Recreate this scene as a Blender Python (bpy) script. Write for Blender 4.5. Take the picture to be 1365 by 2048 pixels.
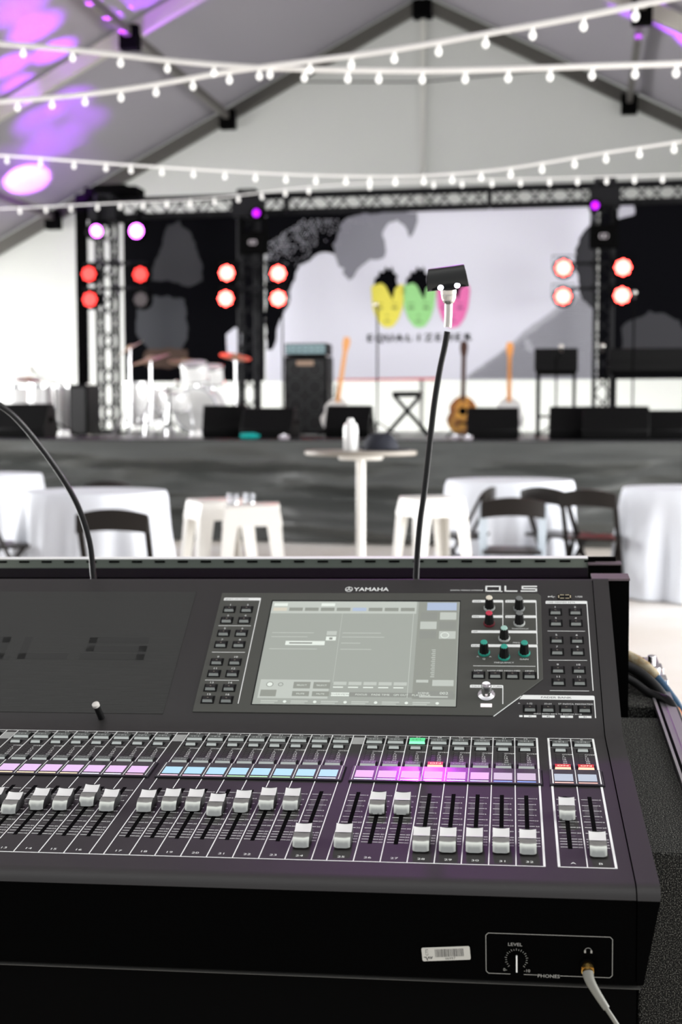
import bpy, math, random
from mathutils import Matrix, Vector, noise
random.seed(7)
S = bpy.context.scene
COL = S.collection
for o in list(bpy.data.objects): bpy.data.objects.remove(o, do_unlink=True)
PI = math.pi
R = math.radians
V = Vector

# ------------------------------------------------------------------ camera
FPX = 2638.7                      # focal length in pixels of the 1365 x 2048 frame
CAM = V((0, 0, 1.25))
YAW, PITCH = R(-10.5), math.atan(188/FPX)
fw = V((math.sin(YAW)*math.cos(PITCH), math.cos(YAW)*math.cos(PITCH), -math.sin(PITCH)))
rt = V((math.cos(YAW), -math.sin(YAW), 0)); up = rt.cross(fw)
def frame(r, u, f, c):
    return Matrix(((r.x, u.x, -f.x, c.x), (r.y, u.y, -f.y, c.y), (r.z, u.z, -f.z, c.z), (0, 0, 0, 1)))
cd = bpy.data.cameras.new('camera'); cam = bpy.data.objects.new('camera', cd); COL.objects.link(cam)
cam.matrix_world = frame(rt, up, fw, CAM)
cd.sensor_fit = 'VERTICAL'; cd.sensor_height = 36; cd.lens = FPX/2048*36
cd.clip_start = .05; cd.clip_end = 200
cd.dof.use_dof = True; cd.dof.focus_distance = 1.42; cd.dof.aperture_fstop = 6.6; cd.dof.aperture_blades = 0
S.camera = cam
def ray(x, y): return fw + rt*((x-682.5)/FPX) - up*((y-1024)/FPX)
def aty(x, y, Y): d = ray(x, y); return CAM + d*(Y/d.y)
def atz(x, y, z): d = ray(x, y); return CAM + d*((z-CAM.z)/d.z)

# console frame solved from the fader borders and the display (mm in its own frame)
_y, _p, _r = -.1301019, .1702003, -.02841097
cf = V((math.sin(_y)*math.cos(_p), math.cos(_y)*math.cos(_p), -math.sin(_p)))
_a = V((math.cos(_y), -math.sin(_y), 0)); _b = _a.cross(cf)
cr = _a*math.cos(_r) + _b*math.sin(_r); cu = _b*math.cos(_r) - _a*math.sin(_r)
CON = frame(rt, up, fw, CAM) @ frame(cr, cu, cf, V((.17514148, -1.16058051, .53556695))).inverted()

# ------------------------------------------------------------------ world, light, exposure
S.view_settings.view_transform = 'Standard'
S.view_settings.look = 'None'
S.view_settings.gamma = 1
S.view_settings.use_curve_mapping = False
S.view_settings.exposure = 0.25
w = bpy.data.worlds.new('sky'); S.world = w; w.use_nodes = True
nt = w.node_tree; nt.nodes.clear()
wo = nt.nodes.new('ShaderNodeOutputWorld'); bg = nt.nodes.new('ShaderNodeBackground')
tc = nt.nodes.new('ShaderNodeTexCoord'); sp = nt.nodes.new('ShaderNodeSeparateXYZ'); rp = nt.nodes.new('ShaderNodeValToRGB')
mp = nt.nodes.new('ShaderNodeMapRange'); mp.inputs[1].default_value = -1; mp.inputs[2].default_value = 1
nt.links.new(tc.outputs['Generated'], sp.inputs[0]); nt.links.new(sp.outputs['Y'], mp.inputs[0])
nt.links.new(mp.outputs[0], rp.inputs[0]); nt.links.new(rp.outputs[0], bg.inputs[0]); nt.links.new(bg.outputs[0], wo.inputs[0])
rp.color_ramp.elements[0].color = (.30, .30, .32, 1); rp.color_ramp.elements[0].position = .1   # overcast and darker behind the camera
rp.color_ramp.elements[1].color = (1, 1, 1, 1); rp.color_ramp.elements[1].position = .55
bg.inputs[1].default_value = 1.5
def area(name, loc, aim, sx, sy, power, col=(1, 1, 1)):
    l = bpy.data.lights.new(name, 'AREA'); l.shape = 'RECTANGLE'; l.size = sx; l.size_y = sy; l.energy = power; l.color = col
    o = bpy.data.objects.new(name, l); COL.objects.link(o); o.location = loc
    o.rotation_euler = (V(aim)-V(loc)).to_track_quat('-Z', 'Y').to_euler()
    return o
# daylight outside the open tent sides and behind the gable canvas
area('daylight_left_side', (-14, 14, 2.2), (-4, 16, 1.5), 14, 4, 2200)
area('daylight_right_side', (8.5, 9, 2.2), (-2, 12, 1.2), 16, 4, 2200)
area('daylight_behind_gable', (-4.5, 25.6, 1.2), (-4.5, 22.6, 1.6), 15, 2.4, 6000)

# ------------------------------------------------------------------ helpers
class MB:
    def __init__(s, T=None, k=1.0):
        s.v = []; s.f = []; s.m = []; s.k = k; s.T = T if T is not None else Matrix()
    def add(s, vs, fs, mi=0, M=None):
        b = len(s.v); T = s.T @ M if M is not None else s.T
        s.v += [(T @ V(v))*s.k for v in vs]
        s.f += [tuple(b+i for i in f) for f in fs]; s.m += [mi]*len(fs)
    def box(s, x0, x1, y0, y1, z0, z1, mi=0, M=None):
        s.add([(x, y, z) for z in (z0, z1) for y in (y0, y1) for x in (x0, x1)],
              [(0, 2, 3, 1), (4, 5, 7, 6), (0, 1, 5, 4), (2, 6, 7, 3), (0, 4, 6, 2), (1, 3, 7, 5)], mi, M)
    def quad(s, x0, x1, y0, y1, z, mi=0):
        s.add([(x0, y0, z), (x1, y0, z), (x1, y1, z), (x0, y1, z)], [(0, 1, 2, 3)], mi)
    def bar(s, a, b, wd, h=None, mi=0):
        a, b = V(a), V(b); d = (b-a); L = d.length; q = d.to_track_quat('Z', 'Y').to_matrix().to_4x4()
        h = wd if h is None else h
        s.box(-wd/2, wd/2, -h/2, h/2, 0, L, mi, Matrix.Translation(a) @ q)
    def ring(s, pts, rads, n=12, mi=0, caps=True, up0=None):
        pts = [V(p) for p in pts]; b = len(s.v); N = len(pts); vs = []
        t = (pts[1]-pts[0]).normalized()
        a = t.orthogonal().normalized() if up0 is None else V(up0)
        for i, p in enumerate(pts):
            t = (pts[min(i+1, N-1)]-pts[max(i-1, 0)])
            t = t.normalized() if t.length > 1e-9 else V((0, 0, 1))
            a = (a - t*a.dot(t)).normalized(); c = t.cross(a)
            r = rads[i] if isinstance(rads, (list, tuple)) else rads
            vs += [p + a*(r*math.cos(2*PI*k/n)) + c*(r*math.sin(2*PI*k/n)) for k in range(n)]
        fs = [(i*n+k, i*n+(k+1) % n, (i+1)*n+(k+1) % n, (i+1)*n+k) for i in range(N-1) for k in range(n)]
        if caps: fs += [tuple(range(n))[::-1], tuple((N-1)*n+k for k in range(n))]
        s.add(vs, fs, mi)
    def cyl(s, a, b, r0, r1=None, n=16, mi=0): s.ring([a, b], [r0, r0 if r1 is None else r1], n, mi)
    def lathe(s, prof, c=(0, 0, 0), n=24, mi=0, M=None):
        c = V(c); vs = []
        for r_, z_ in prof: vs += [c+V((r_*math.cos(2*PI*k/n), r_*math.sin(2*PI*k/n), z_)) for k in range(n)]
        N = len(prof)
        fs = [(i*n+k, i*n+(k+1) % n, (i+1)*n+(k+1) % n, (i+1)*n+k) for i in range(N-1) for k in range(n)]
        fs += [tuple(range(n))[::-1], tuple((N-1)*n+k for k in range(n))]
        s.add(vs, fs, mi, M)
    def prism(s, poly, z0, z1, mi=0, M=None):
        n = len(poly)
        s.add([(x, y, z0) for x, y in poly]+[(x, y, z1) for x, y in poly],
              [tuple(range(n))[::-1], tuple(range(n, 2*n))]+[(i, (i+1) % n, n+(i+1) % n, n+i) for i in range(n)], mi, M)
    def extx(s, prof, x0, x1, mi=0):
        n = len(prof)
        f0 = x0 if callable(x0) else (lambda y, z: x0); f1 = x1 if callable(x1) else (lambda y, z: x1)
        s.add([(f0(y, z), y, z) for y, z in prof]+[(f1(y, z), y, z) for y, z in prof],
              [tuple(range(n)), tuple(range(n, 2*n))[::-1]]+[(i, n+i, n+(i+1) % n, (i+1) % n) for i in range(n)], mi)
    def sphere(s, c, r_, n=16, mi=0, sc=(1, 1, 1)):
        vs = []; m = n//2
        for i in range(m+1):
            th = PI*i/m
            for k in range(n): vs.append((c[0]+r_*sc[0]*math.sin(th)*math.cos(2*PI*k/n), c[1]+r_*sc[1]*math.sin(th)*math.sin(2*PI*k/n), c[2]+r_*sc[2]*math.cos(th)))
        s.add(vs, [(i*n+k, (i+1)*n+k, (i+1)*n+(k+1) % n, i*n+(k+1) % n) for i in range(m) for k in range(n)], mi)
    def text(s, t, x, y, z, size, sx=1.3, al='C', mi=0, M=None):
        vs, fs, W = text_geo(t)
        off = {'C': -W/2, 'L': 0, 'R': -W}[al]
        s.add([((vx+off)*size*sx+x, (vy-.35)*size+y, z) for vx, vy in vs], fs, mi, M)
    def build(s, name, mats, parent=None, bevel=0, ang=38, smooth=True, loc=None):
        me = bpy.data.meshes.new(name); me.from_pydata([tuple(v) for v in s.v], [], s.f)
        mats = mats if isinstance(mats, (list, tuple)) else [mats]
        for m in mats: me.materials.append(m)
        me.polygons.foreach_set('material_index', s.m)
        me.polygons.foreach_set('use_smooth', [smooth]*len(s.f))
        me.update()
        if smooth: me.set_sharp_from_angle(angle=R(ang))
        o = bpy.data.objects.new(name, me); COL.objects.link(o)
        if parent: o.parent = parent
        if loc is not None: o.location = loc
        if bevel:
            b = o.modifiers.new('bevel', 'BEVEL'); b.width = bevel; b.segments = 2; b.limit_method = 'ANGLE'; b.angle_limit = R(40)
        return o
_tg = {}
def text_geo(t):
    if t in _tg: return _tg[t]
    c = bpy.data.curves.new('t', 'FONT'); c.body = t; c.size = 1; c.resolution_u = 2
    o = bpy.data.objects.new('t', c); COL.objects.link(o)
    dg = bpy.context.evaluated_depsgraph_get(); me = o.evaluated_get(dg).to_mesh()
    vs = [(v.co.x, v.co.y) for v in me.vertices]; fs = [tuple(p.vertices) for p in me.polygons]
    o.evaluated_get(dg).to_mesh_clear(); bpy.data.objects.remove(o); bpy.data.curves.remove(c)
    x0 = min([v[0] for v in vs] or [0]); x1 = max([v[0] for v in vs] or [0])
    _tg[t] = ([(a-x0, b) for a, b in vs], fs, x1-x0); return _tg[t]

def mat(name, col, rough=.5, metal=0, emit=None, es=0, spec=.5, bump=None, coat=0, trans=0, var=None):
    m = bpy.data.materials.new(name); m.use_nodes = True; n = m.node_tree; b = n.nodes['Principled BSDF']
    b.inputs['Base Color'].default_value = (*col, 1); b.inputs['Roughness'].default_value = rough
    b.inputs['Metallic'].default_value = metal; b.inputs['Specular IOR Level'].default_value = spec
    if emit: b.inputs['Emission Color'].default_value = (*emit, 1); b.inputs['Emission Strength'].default_value = es
    if coat: b.inputs['Coat Weight'].default_value = coat; b.inputs['Coat Roughness'].default_value = .08
    if trans: b.inputs['Transmission Weight'].default_value = trans
    if bump or var:
        tcn = n.nodes.new('ShaderNodeTexCoord')
    if bump:
        sc, st, dist = bump
        t = n.nodes.new('ShaderNodeTexNoise'); t.inputs['Scale'].default_value = sc; t.inputs['Detail'].default_value = 3
        bp = n.nodes.new('ShaderNodeBump'); bp.inputs['Strength'].default_value = st; bp.inputs['Distance'].default_value = dist
        n.links.new(tcn.outputs['Object'], t.inputs['Vector']); n.links.new(t.outputs['Fac'], bp.inputs['Height']); n.links.new(bp.outputs[0], b.inputs['Normal'])
    if var:
        sc, c2 = var
        t = n.nodes.new('ShaderNodeTexNoise'); t.inputs['Scale'].default_value = sc; t.inputs['Detail'].default_value = 4
        cr_ = n.nodes.new('ShaderNodeValToRGB'); cr_.color_ramp.elements[0].position = .4; cr_.color_ramp.elements[1].position = .552
        cr_.color_ramp.elements[0].color = (*col, 1); cr_.color_ramp.elements[1].color = (*c2, 1)
        n.links.new(tcn.outputs['Object'], t.inputs['Vector']); n.links.new(t.outputs['Fac'], cr_.inputs[0]); n.links.new(cr_.outputs[0], b.inputs['Base Color'])
    return m
def fabric(name, col, tr=.35, bump=None):
    m = bpy.data.materials.new(name); m.use_nodes = True; n = m.node_tree; n.nodes.clear()
    o = n.nodes.new('ShaderNodeOutputMaterial'); d = n.nodes.new('ShaderNodeBsdfDiffuse'); t = n.nodes.new('ShaderNodeBsdfTranslucent'); x = n.nodes.new('ShaderNodeMixShader')
    d.inputs[0].default_value = (*col, 1); t.inputs[0].default_value = (*col, 1); x.inputs[0].default_value = tr
    n.links.new(d.outputs[0], x.inputs[1]); n.links.new(t.outputs[0], x.inputs[2]); n.links.new(x.outputs[0], o.inputs[0])
    if bump:
        tcn = n.nodes.new('ShaderNodeTexCoord'); tn = n.nodes.new('ShaderNodeTexNoise'); tn.inputs['Scale'].default_value = bump[0]
        bp = n.nodes.new('ShaderNodeBump'); bp.inputs['Strength'].default_value = bump[1]; bp.inputs['Distance'].default_value = bump[2]
        n.links.new(tcn.outputs['Object'], tn.inputs[0]); n.links.new(tn.outputs[0], bp.inputs['Height']); n.links.new(bp.outputs[0], d.inputs['Normal'])
    return m
def emis(name, col, st):
    return mat(name, tuple(c*.3 for c in col), .4, emit=col, es=st)

def thing(name, label, cat, loc=(0, 0, 0), rz=0, group=None, Mx=None):
    o = bpy.data.objects.new(name, None); COL.objects.link(o); o.empty_display_size = .1
    if Mx is not None: o.matrix_world = Mx
    else: o.location = loc; o.rotation_euler = (0, 0, rz)
    o['label'] = label; o['category'] = cat
    if group: o['group'] = group
    return o
def tag(o, label, cat, group=None):
    o['label'] = label; o['category'] = cat
    if group: o['group'] = group
    return o
def part(name, me_obj, parent, loc=(0, 0, 0)):      # a further copy of a part
    c = me_obj.copy(); COL.objects.link(c); c.parent = parent; c.location = loc; return c
def copy_tree(o, parent=None):
    c = o.copy(); COL.objects.link(c)
    if parent: c.parent = parent
    for ch in list(o.children): copy_tree(ch, c)
    return c
def dup(o, loc, rz, label):
    c = copy_tree(o); c.location = loc; c.rotation_euler = (0, 0, rz); c['label'] = label; return c
def struct(o): o['kind'] = 'structure'; return o

# ------------------------------------------------------------------ materials
BLK = mat('black_plastic', (.003, .003, .003), .5, spec=.12)
MBLK = mat('matte_black', (.0015, .0015, .0015), .8, spec=.03)
PAINT = mat('console_paint', (.021, .0195, .0185), .48, bump=(1400, .25, .0003))
PANEL = mat('panel_paint', (.060, .062, .051), .5, bump=(1400, .25, .0003))
FRONT = mat('console_paint_shaded', (.0008, .0008, .0008), .8, spec=.02)  # console paint darkened in colour for the shade on forward and side faces
WHITE = mat('white_print', (.90, .92, .88), .6)
DIM = mat('grey_print', (.38, .39, .37), .6)
WELL = mat('black_recess', (.003, .003, .003), .7, spec=.2)
LIP = mat('grey_key_face', (.36, .39, .36), .45)
LIP2 = mat('pale_key_face', (.58, .63, .59), .45)
CAP = mat('silver_fader_cap', (.93, .93, .90), .3, metal=.2)
CAPF = mat('silver_cap_front_dimmed', (.50, .52, .48), .20, metal=.95)  # darker silver stands in for the dim surroundings the cap front mirrors
STEEL = mat('brushed_steel', (.62, .60, .56), .3, metal=1)
CHROME = mat('chrome', (.85, .85, .86), .12, metal=1)
ALU = mat('aluminium', (.62, .60, .62), .35, metal=.9)
TRUSS = mat('black_truss_paint', (.004, .004, .005), .6, spec=.2)
RUB = mat('black_rubber', (.005, .005, .005), .5, spec=.3)
WOOD = mat('warm_guitar_finish', (.75, .30, .06), .3, coat=.5)
MAPLE = mat('maple_neck', (.80, .38, .14), .35)
CLOTH = mat('white_tablecloth', (.80, .83, .88), .8, bump=(3, .2, .02))
WMET = mat('white_powder_coat', (.85, .83, .78), .35)
WSH = mat('white_drum_shell', (.86, .86, .84), .25, coat=.4)

# ------------------------------------------------------------------ the tent
GX, GZ, SL, HW = -2.79, 8.30, .505, 9.0       # ridge x, ridge z, roof slope, half width
GY = 22.6
EZ = GZ-SL*HW
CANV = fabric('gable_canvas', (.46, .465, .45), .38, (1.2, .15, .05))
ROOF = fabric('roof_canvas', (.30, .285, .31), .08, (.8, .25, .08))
m = MB(); pts = [(GX-HW, 0), (GX+HW, 0), (GX+HW, EZ+.16), (GX, GZ+.16), (GX-HW, EZ+.16)]
m.prism(pts, -.01, .0, M=Matrix.Translation((0, GY+.12, 0)) @ Matrix.Rotation(PI/2, 4, 'X'))
struct(m.build('wall_back', CANV, smooth=False))
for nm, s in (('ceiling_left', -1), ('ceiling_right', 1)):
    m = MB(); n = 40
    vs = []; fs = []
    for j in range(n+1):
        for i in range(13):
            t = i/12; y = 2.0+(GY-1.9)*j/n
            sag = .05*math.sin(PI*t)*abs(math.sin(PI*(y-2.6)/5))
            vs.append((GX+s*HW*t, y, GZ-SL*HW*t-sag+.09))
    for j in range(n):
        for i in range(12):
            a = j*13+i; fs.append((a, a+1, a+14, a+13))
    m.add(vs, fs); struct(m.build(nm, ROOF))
FL = mat('pale_plywood_floor', (.90, .875, .83), .45, var=(.5, (.80, .74, .66)))
m = MB(); m.box(GX-HW-6, GX+HW+6, -5, GY+6, -.05, 0); struct(m.build('floor', FL))
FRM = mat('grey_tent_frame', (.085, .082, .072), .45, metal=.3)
FRM2 = mat('grey_tent_frame_lit_tone', (.42, .40, .36), .45, metal=.2)  # lighter copy of the frame grey, the light on these rafters put into the colour
# portal frames, one thing each
for y in (GY, GY-5, GY-10, GY-15):
    lab = {GY: 'grey gabled tent frame standing against the white gable wall', GY-5: 'second grey gabled tent frame from the gable, one bay in front of it'}.get(y, 'grey gabled tent frame over the tables' if y == GY-10 else 'grey gabled tent frame closest above the mixing desk')
    t = thing('tent_frame', lab, 'tent frame', (GX, y, 0), group='gabled tent frames')
    for s in (-1, 1):
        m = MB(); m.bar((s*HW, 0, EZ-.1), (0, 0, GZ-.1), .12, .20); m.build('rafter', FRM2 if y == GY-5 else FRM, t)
        m = MB(); m.box(s*HW-.07, s*HW+.07, -.1, .1, 0, EZ); m.build('upright', FRM, t)
    m = MB(); m.box(-.16, .16, -.12, .12, GZ-.34, GZ-.06); m.build('ridge_bracket', MBLK, t)
    if y == GY:
        m = MB(); m.box(-.035, .035, .03, .10, 0, GZ-.2); m.build('gable_post', mat('pale_frame', (.5, .5, .46), .5), t)
        m = MB(); m.cyl((0, -.02, 6.9), (2.1, -.02, 7.0), .012); m.cyl((0, -.02, 6.9), (-2.1, -.02, 7.0), .012); m.build('tie_wire', FRM, t)
# purlins run from frame to frame
DK = mat('dark_purlin', (.10, .092, .085), .5)
for s, a in ((-1, 3.37), (1, 3.42), (-1, 6.6), (1, 6.6)):
    side = 'left' if s < 0 else 'right'; hi = 'upper' if a < 4 else 'lower'
    t = thing('roof_purlin', f'dark {hi} roof purlin along the {side} slope of the tent', 'purlin', (GX+s*a, 0, GZ-SL*a-.14), group='roof purlins')
    m = MB(); m.bar((0, 2.6, 0), (0, GY, 0), .09, .12); m.build('beam', DK, t)
    for y in (GY-.1, GY-5.1, GY-10.1):
        m = MB(); m.box(-.13, .13, y-.09, y+.09, -.22, .1); m.build('bracket', MBLK, t)

# ------------------------------------------------------------------ stage
SY = 13.0; SZ = 1.03
DECK = mat('black_stage_deck', (.02, .02, .022), .35)
SK = mat('charcoal_stage_skirt', (.068, .072, .068), .40)
m = MB(); m.box(-11.2, 5.5, SY, GY-.6, SZ-.12, SZ); st = m.build('stage_deck', DECK); tag(st, 'black stage platform carrying the band gear', 'stage')
m = MB(); nx, nz = 420, 44; vs = []; fs = []
for i in range(nx+1):
    for j in range(nz+1):
        x = -11.2+16.7*i/nx; z = .02+(SZ-.03)*j/nz
        q = noise.noise(V((x*.55+z*.5, z*3.4, 1.3)))*.30 + noise.noise(V((x*1.3, z*8, 5)))*.10 + noise.noise(V((x*4, z*20, 9)))*.018
        sagw = .03*math.sin(x*1.1)
        vs.append((x, SY-.09+q*min(1, (1-j/nz)*4)-.06*(1-j/nz), z+sagw*(j/nz)*(1-j/nz)))
for i in range(nx):
    for j in range(nz):
        a = i*(nz+1)+j; fs.append((a, a+nz+1, a+nz+2, a+1))
m.add(vs, fs); tag(m.build('stage_skirt', SK), 'wrinkled charcoal fabric skirt hanging along the stage front', 'stage skirt')

# ------------------------------------------------------------------ truss
TY = 18.7; TW = .29
def lattice(m, a, b, wd, pitch, r=.028, rb=.013):
    a, b = V(a), V(b); d = (b-a).normalized(); L = (b-a).length
    ux = V((0, 1, 0)); uz = d.cross(ux).normalized(); h = wd/2-r
    cs = [ux*(sx*h)+uz*(sz*h) for sx, sz in ((-1, -1), (1, -1), (1, 1), (-1, 1))]
    for c in cs: m.cyl(a+c, b+c, r, n=8)
    N = max(2, int(round(L/pitch)))
    for k in range(4):
        c0, c1 = cs[k], cs[(k+1) % 4]
        for i in range(N):
            p = a+d*(L*i/N); q = a+d*(L*(i+1)/N)
            if i % 2: c0_, c1_ = c1, c0
            else: c0_, c1_ = c0, c1
            m.cyl(p+c0_, q+c1_, rb, n=6)
    for e in (a, b):
        for k in range(4): m.cyl(e+cs[k], e+cs[(k+1) % 4], rb*1.3, n=6)
x0 = aty(190, 400, TY).x
t = thing('overhead_truss', 'black horizontal lattice truss spanning above the stage banner', 'truss', (0, TY, 4.31))
for k in range(4):
    m = MB(); xa = x0+k*2.9; lattice(m, (xa, 0, 0), (xa+2.88, 0, 0), TW, .24); m.build('truss_section', TRUSS, t)
tw = []
for px, lab in ((231, 'black lattice truss tower at the left end of the stage'), (510, 'black lattice truss tower left of the mohawk heads banner'), (1206, 'black lattice truss tower right of the mohawk heads banner')):
    x = aty(px, 700, TY).x; tw.append(x)
    t = thing('truss_tower', lab, 'truss tower', (x, TY-.32 if px > 300 else TY-.3, SZ), group='truss towers')
    m = MB(); lattice(m, (0, 0, .04), (0, 0, 3.42), TW, .26); m.build('tower_section', TRUSS, t)
    m = MB(); m.box(-.4, .4, -.4, .4, 0, .03); m.build('base_plate', MBLK, t)
    m = MB(); m.box(-.2, .2, -.2, .2, 3.05, 3.3); m.box(-.03, .03, -.03, .5, 3.25, 3.33); m.build('sleeve_block', TRUSS, t)
# black leg and corner box at the far left
xl = aty(182, 600, TY).x
m = MB()
for i in range(12): m.cyl((-.075+.0136*i, .03*(i % 2), 0), (-.075+.0136*i, .03*(i % 2), 3.45), .012, n=8)
m.box(-.08, .08, 0, .035, 0, 3.45)
tag(m.build('leg_drape', MBLK, loc=(xl, TY-.35, SZ)), 'narrow black drape hanging over the outer truss leg at far left', 'drape')
xc = aty(232, 390, TY).x
t = thing('chain_hoist_case', 'low black box on top of the truss corner at far left', 'box', (xc, TY, 4.465))
m = MB(); m.box(-.42, .38, -.2, .2, 0, .14); m.box(-.30, .2, -.15, .15, .13, .18); m.build('housing', MBLK, t, bevel=.01)
m = MB(); m.box(-.45, -.2, -.2, .2, -.30, -.0); m.build('corner_block', MBLK, t)

# ------------------------------------------------------------------ the banners
BY = 19.25
BW = mat('banner_white', (.72, .72, .79), .7); BB = mat('banner_black', (.0025, .0025, .0035), .8, spec=.03)
BG = mat('banner_grey', (.22, .22, .25), .7); BG2 = mat('banner_mid_grey', (.42, .42, .46), .7); BGD = mat('banner_dark_grey', (.016, .016, .020), .7)
BR = mat('banner_red', (.62, .06, .08), .6)
ztop, zbot = 4.30, 1.80
def bx(px, py): q = aty(px, py, BY); return (q.x, q.z)
def rag(poly, amp, n=8, seed=0):
    out = []; N = len(poly)
    for i in range(N):
        a = V((*poly[i], 0)); b = V((*poly[(i+1) % N], 0)); L = (b-a).length
        nn = max(1, int(L/.05)) if L > .1 else 1
        d = (b-a).normalized(); pe = V((-d.y, d.x, 0))
        for k in range(nn):
            p = a+(b-a)*(k/nn)
            q = noise.noise(V((p.x*3+seed, p.y*3, seed)))*amp+noise.noise(V((p.x*11+seed, p.y*11, seed)))*amp*.5
            p = p+pe*(q if k else q*.3); out.append((p.x, p.y))
    return out
FLAT = Matrix.Translation((0, BY, 0)) @ Matrix.Rotation(PI/2, 4, 'X')     # x, z(up) -> thin print on the cloth
def clip(poly):
    return [(x, min(max(z, zbot), ztop)) for x, z in poly]
def print_on(nm, poly, mt, parent, lay=1):
    m = MB(); m.prism(clip(poly), .002*lay, .002*lay+.001, M=FLAT); return m.build(nm, mt, parent, smooth=False)
xa, xb, xc2 = bx(248, 600)[0], bx(532, 600)[0], bx(1195, 600)[0]
# centre banner
t = thing('stage_banner', 'white stage banner printed with three coloured mohawk heads', 'banner', (0, 0, 0), group='stage banners')
m = MB(); m.prism([(xb, zbot), (xc2, zbot), (xc2, ztop), (xb, ztop)], -.004, 0, M=FLAT); m.build('banner_cloth', BW, t, smooth=False)
P = lambda l: [bx(*q) for q in l]
print_on('printed_splatter', rag(P([(532, 425), (790, 425), (770, 445), (735, 455), (715, 470), (705, 490), (690, 500), (672, 510), (650, 505), (625, 515), (600, 530), (590, 560), (575, 585), (560, 640), (545, 700), (532, 700)]), .07, seed=3), BB, t, 1)
print_on('printed_splatter', rag(P([(690, 440), (735, 425), (835, 425), (833, 450), (822, 475), (812, 455), (795, 440), (775, 450), (765, 470), (772, 500), (768, 515), (735, 525), (715, 540), (700, 560), (690, 535), (675, 520), (665, 490)]), .06, seed=9), BG, t, 2)
m = MB()
for i in range(46):          # halftone dots at the edge of the splatter
    for j in range(30):
        px = 535+i*5.2+(j % 2)*2.6; py = 440+j*4.6
        dd = (px-535)/190+(py-430)/130
        if .45 < dd < 1.25 and random.random() < 1.25-dd:
            x, z = bx(px, py); rr = .0125*(1.3-dd*.5)
            m.prism([(x+rr*math.cos(k*PI/3), z+rr*math.sin(k*PI/3)) for k in range(6)], .006, .0065, M=FLAT)
m.build('printed_halftone', BG2, t, smooth=False)
print_on('printed_corner', rag(P([(935, 752), (1000, 705), (1060, 655), (1110, 618), (1195, 560), (1195, 770), (935, 770)]), .02, seed=5), BG2, t, 1)
m = MB()
for i in range(60):
    for j in range(44):
        px = 940+i*4.6+(j % 2)*2.3; py = 570+j*4.4
        if (px-935)*.72 > (752-py)+6 and px < 1190 and noise.noise(V((px*.012, py*.012, 3))) > -.32:
            x, z = bx(px, py); rr = .0115
            if z > zbot+.02: m.prism([(x+rr*math.cos(k*PI/3), z+rr*math.sin(k*PI/3)) for k in range(6)], .004, .0045, M=FLAT)
m.build('printed_halftone', BGD, t, smooth=False)
print_on('printed_patch', rag(P([(1150, 500), (1165, 470), (1195, 430), (1195, 640), (1165, 600), (1150, 540)]), .05, seed=15), BGD, t, 2)
print_on('printed_bar', P([(672, 758), (878, 755), (878, 770), (672, 772)]), BR, t, 3)
# heads
def head(cx, col, seed, t):
    mh = mat('head_print_'+seed, col, .7); md = mat('head_shade_'+seed, tuple(c*.45 for c in col), .7)
    pts = [(-33, 575), (-30, 615), (-22, 638), (-10, 653), (0, 656), (11, 653), (22, 638), (30, 615), (34, 580), (30, 568), (18, 572), (12, 585), (6, 592), (0, 580), (-4, 570), (-14, 565), (-25, 567)]
    print_on('printed_face', P([(cx+x, y) for x, y in pts]), mh, t, 4)
    hair = [(-27, 570), (-25, 556), (-18, 553), (-17, 543), (-8, 545), (-4, 533), (3, 541), (9, 533), (12, 546), (20, 551), (17, 560), (21, 572), (14, 578), (10, 600), (2, 585), (-4, 572), (-12, 566)]
    print_on('printed_mohawk', P([(cx+x, y) for x, y in hair]), BB, t, 5)
    m = MB()
    def ell(ex, ey, rx, ry):
        c = [bx(cx+ex+rx*math.cos(a*PI/6), ey+ry*math.sin(a*PI/6)) for a in range(12)]
        m.prism(c[::-1], .0105, .011, M=FLAT)
    ell(-16, 616, 7, 3.2); ell(14, 616, 7, 3.2); ell(-1, 631, 3.5, 1.5); ell(-1, 642, 7, 2)
    ell(-16, 607, 8, 1.2); ell(14, 607, 8, 1.2)
    m.build('printed_features', md, t, smooth=False)
head(776, (.80, .72, .09), 'yellow', t); head(839, (.32, .68, .25), 'green', t); head(907, (.80, .16, .42), 'pink', t)
m = MB(); a = bx(735, 677); b = bx(943, 673)
L_ = 'EQUALIZEHER'; dx_ = (b[0]-a[0])/(len(L_)-.4)
for i, ch in enumerate(L_):
    for e in (-.006, -.002, .002, .006): m.text(ch, a[0]+(i+.3)*dx_+e, (a[1]+b[1])/2+e*.6, .011+e*.01, .145, sx=1.15, M=FLAT); m.build('printed_lettering', BB, t, smooth=False)
# left and right dark banners
t = thing('stage_banner', 'dark printed banner behind the drum kit at the left of the stage', 'banner', group='stage banners')
m = MB(); m.prism([(xa, zbot), (xb-.02, zbot), (xb-.02, ztop), (xa, ztop)], -.004, 0, M=FLAT); m.build('banner_cloth', BB, t, smooth=False)
print_on('printed_figure', rag(P([(300, 560), (320, 500), (335, 450), (360, 440), (385, 480), (400, 520), (405, 560), (370, 570)]), .06, seed=21), BGD, t, 1)
print_on('printed_figure', rag(P([(272, 600), (310, 590), (370, 600), (375, 680), (360, 700), (300, 700), (275, 670)]), .06, seed=25), mat('banner_slate', (.026, .028, .034), .7), t, 1)
print_on('printed_glow', rag(P([(290, 705), (340, 695), (375, 700), (378, 725), (340, 738), (290, 730)]), .04, seed=31), mat('banner_rust', (.05, .022, .010), .7), t, 2)
print_on('printed_patch', rag(P([(452, 670), (470, 655), (488, 660), (490, 730), (470, 728), (455, 705)]), .03, seed=28), BW, t, 1)
t = thing('stage_banner', 'dark printed banner at the right of the stage', 'banner', group='stage banners')
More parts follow.
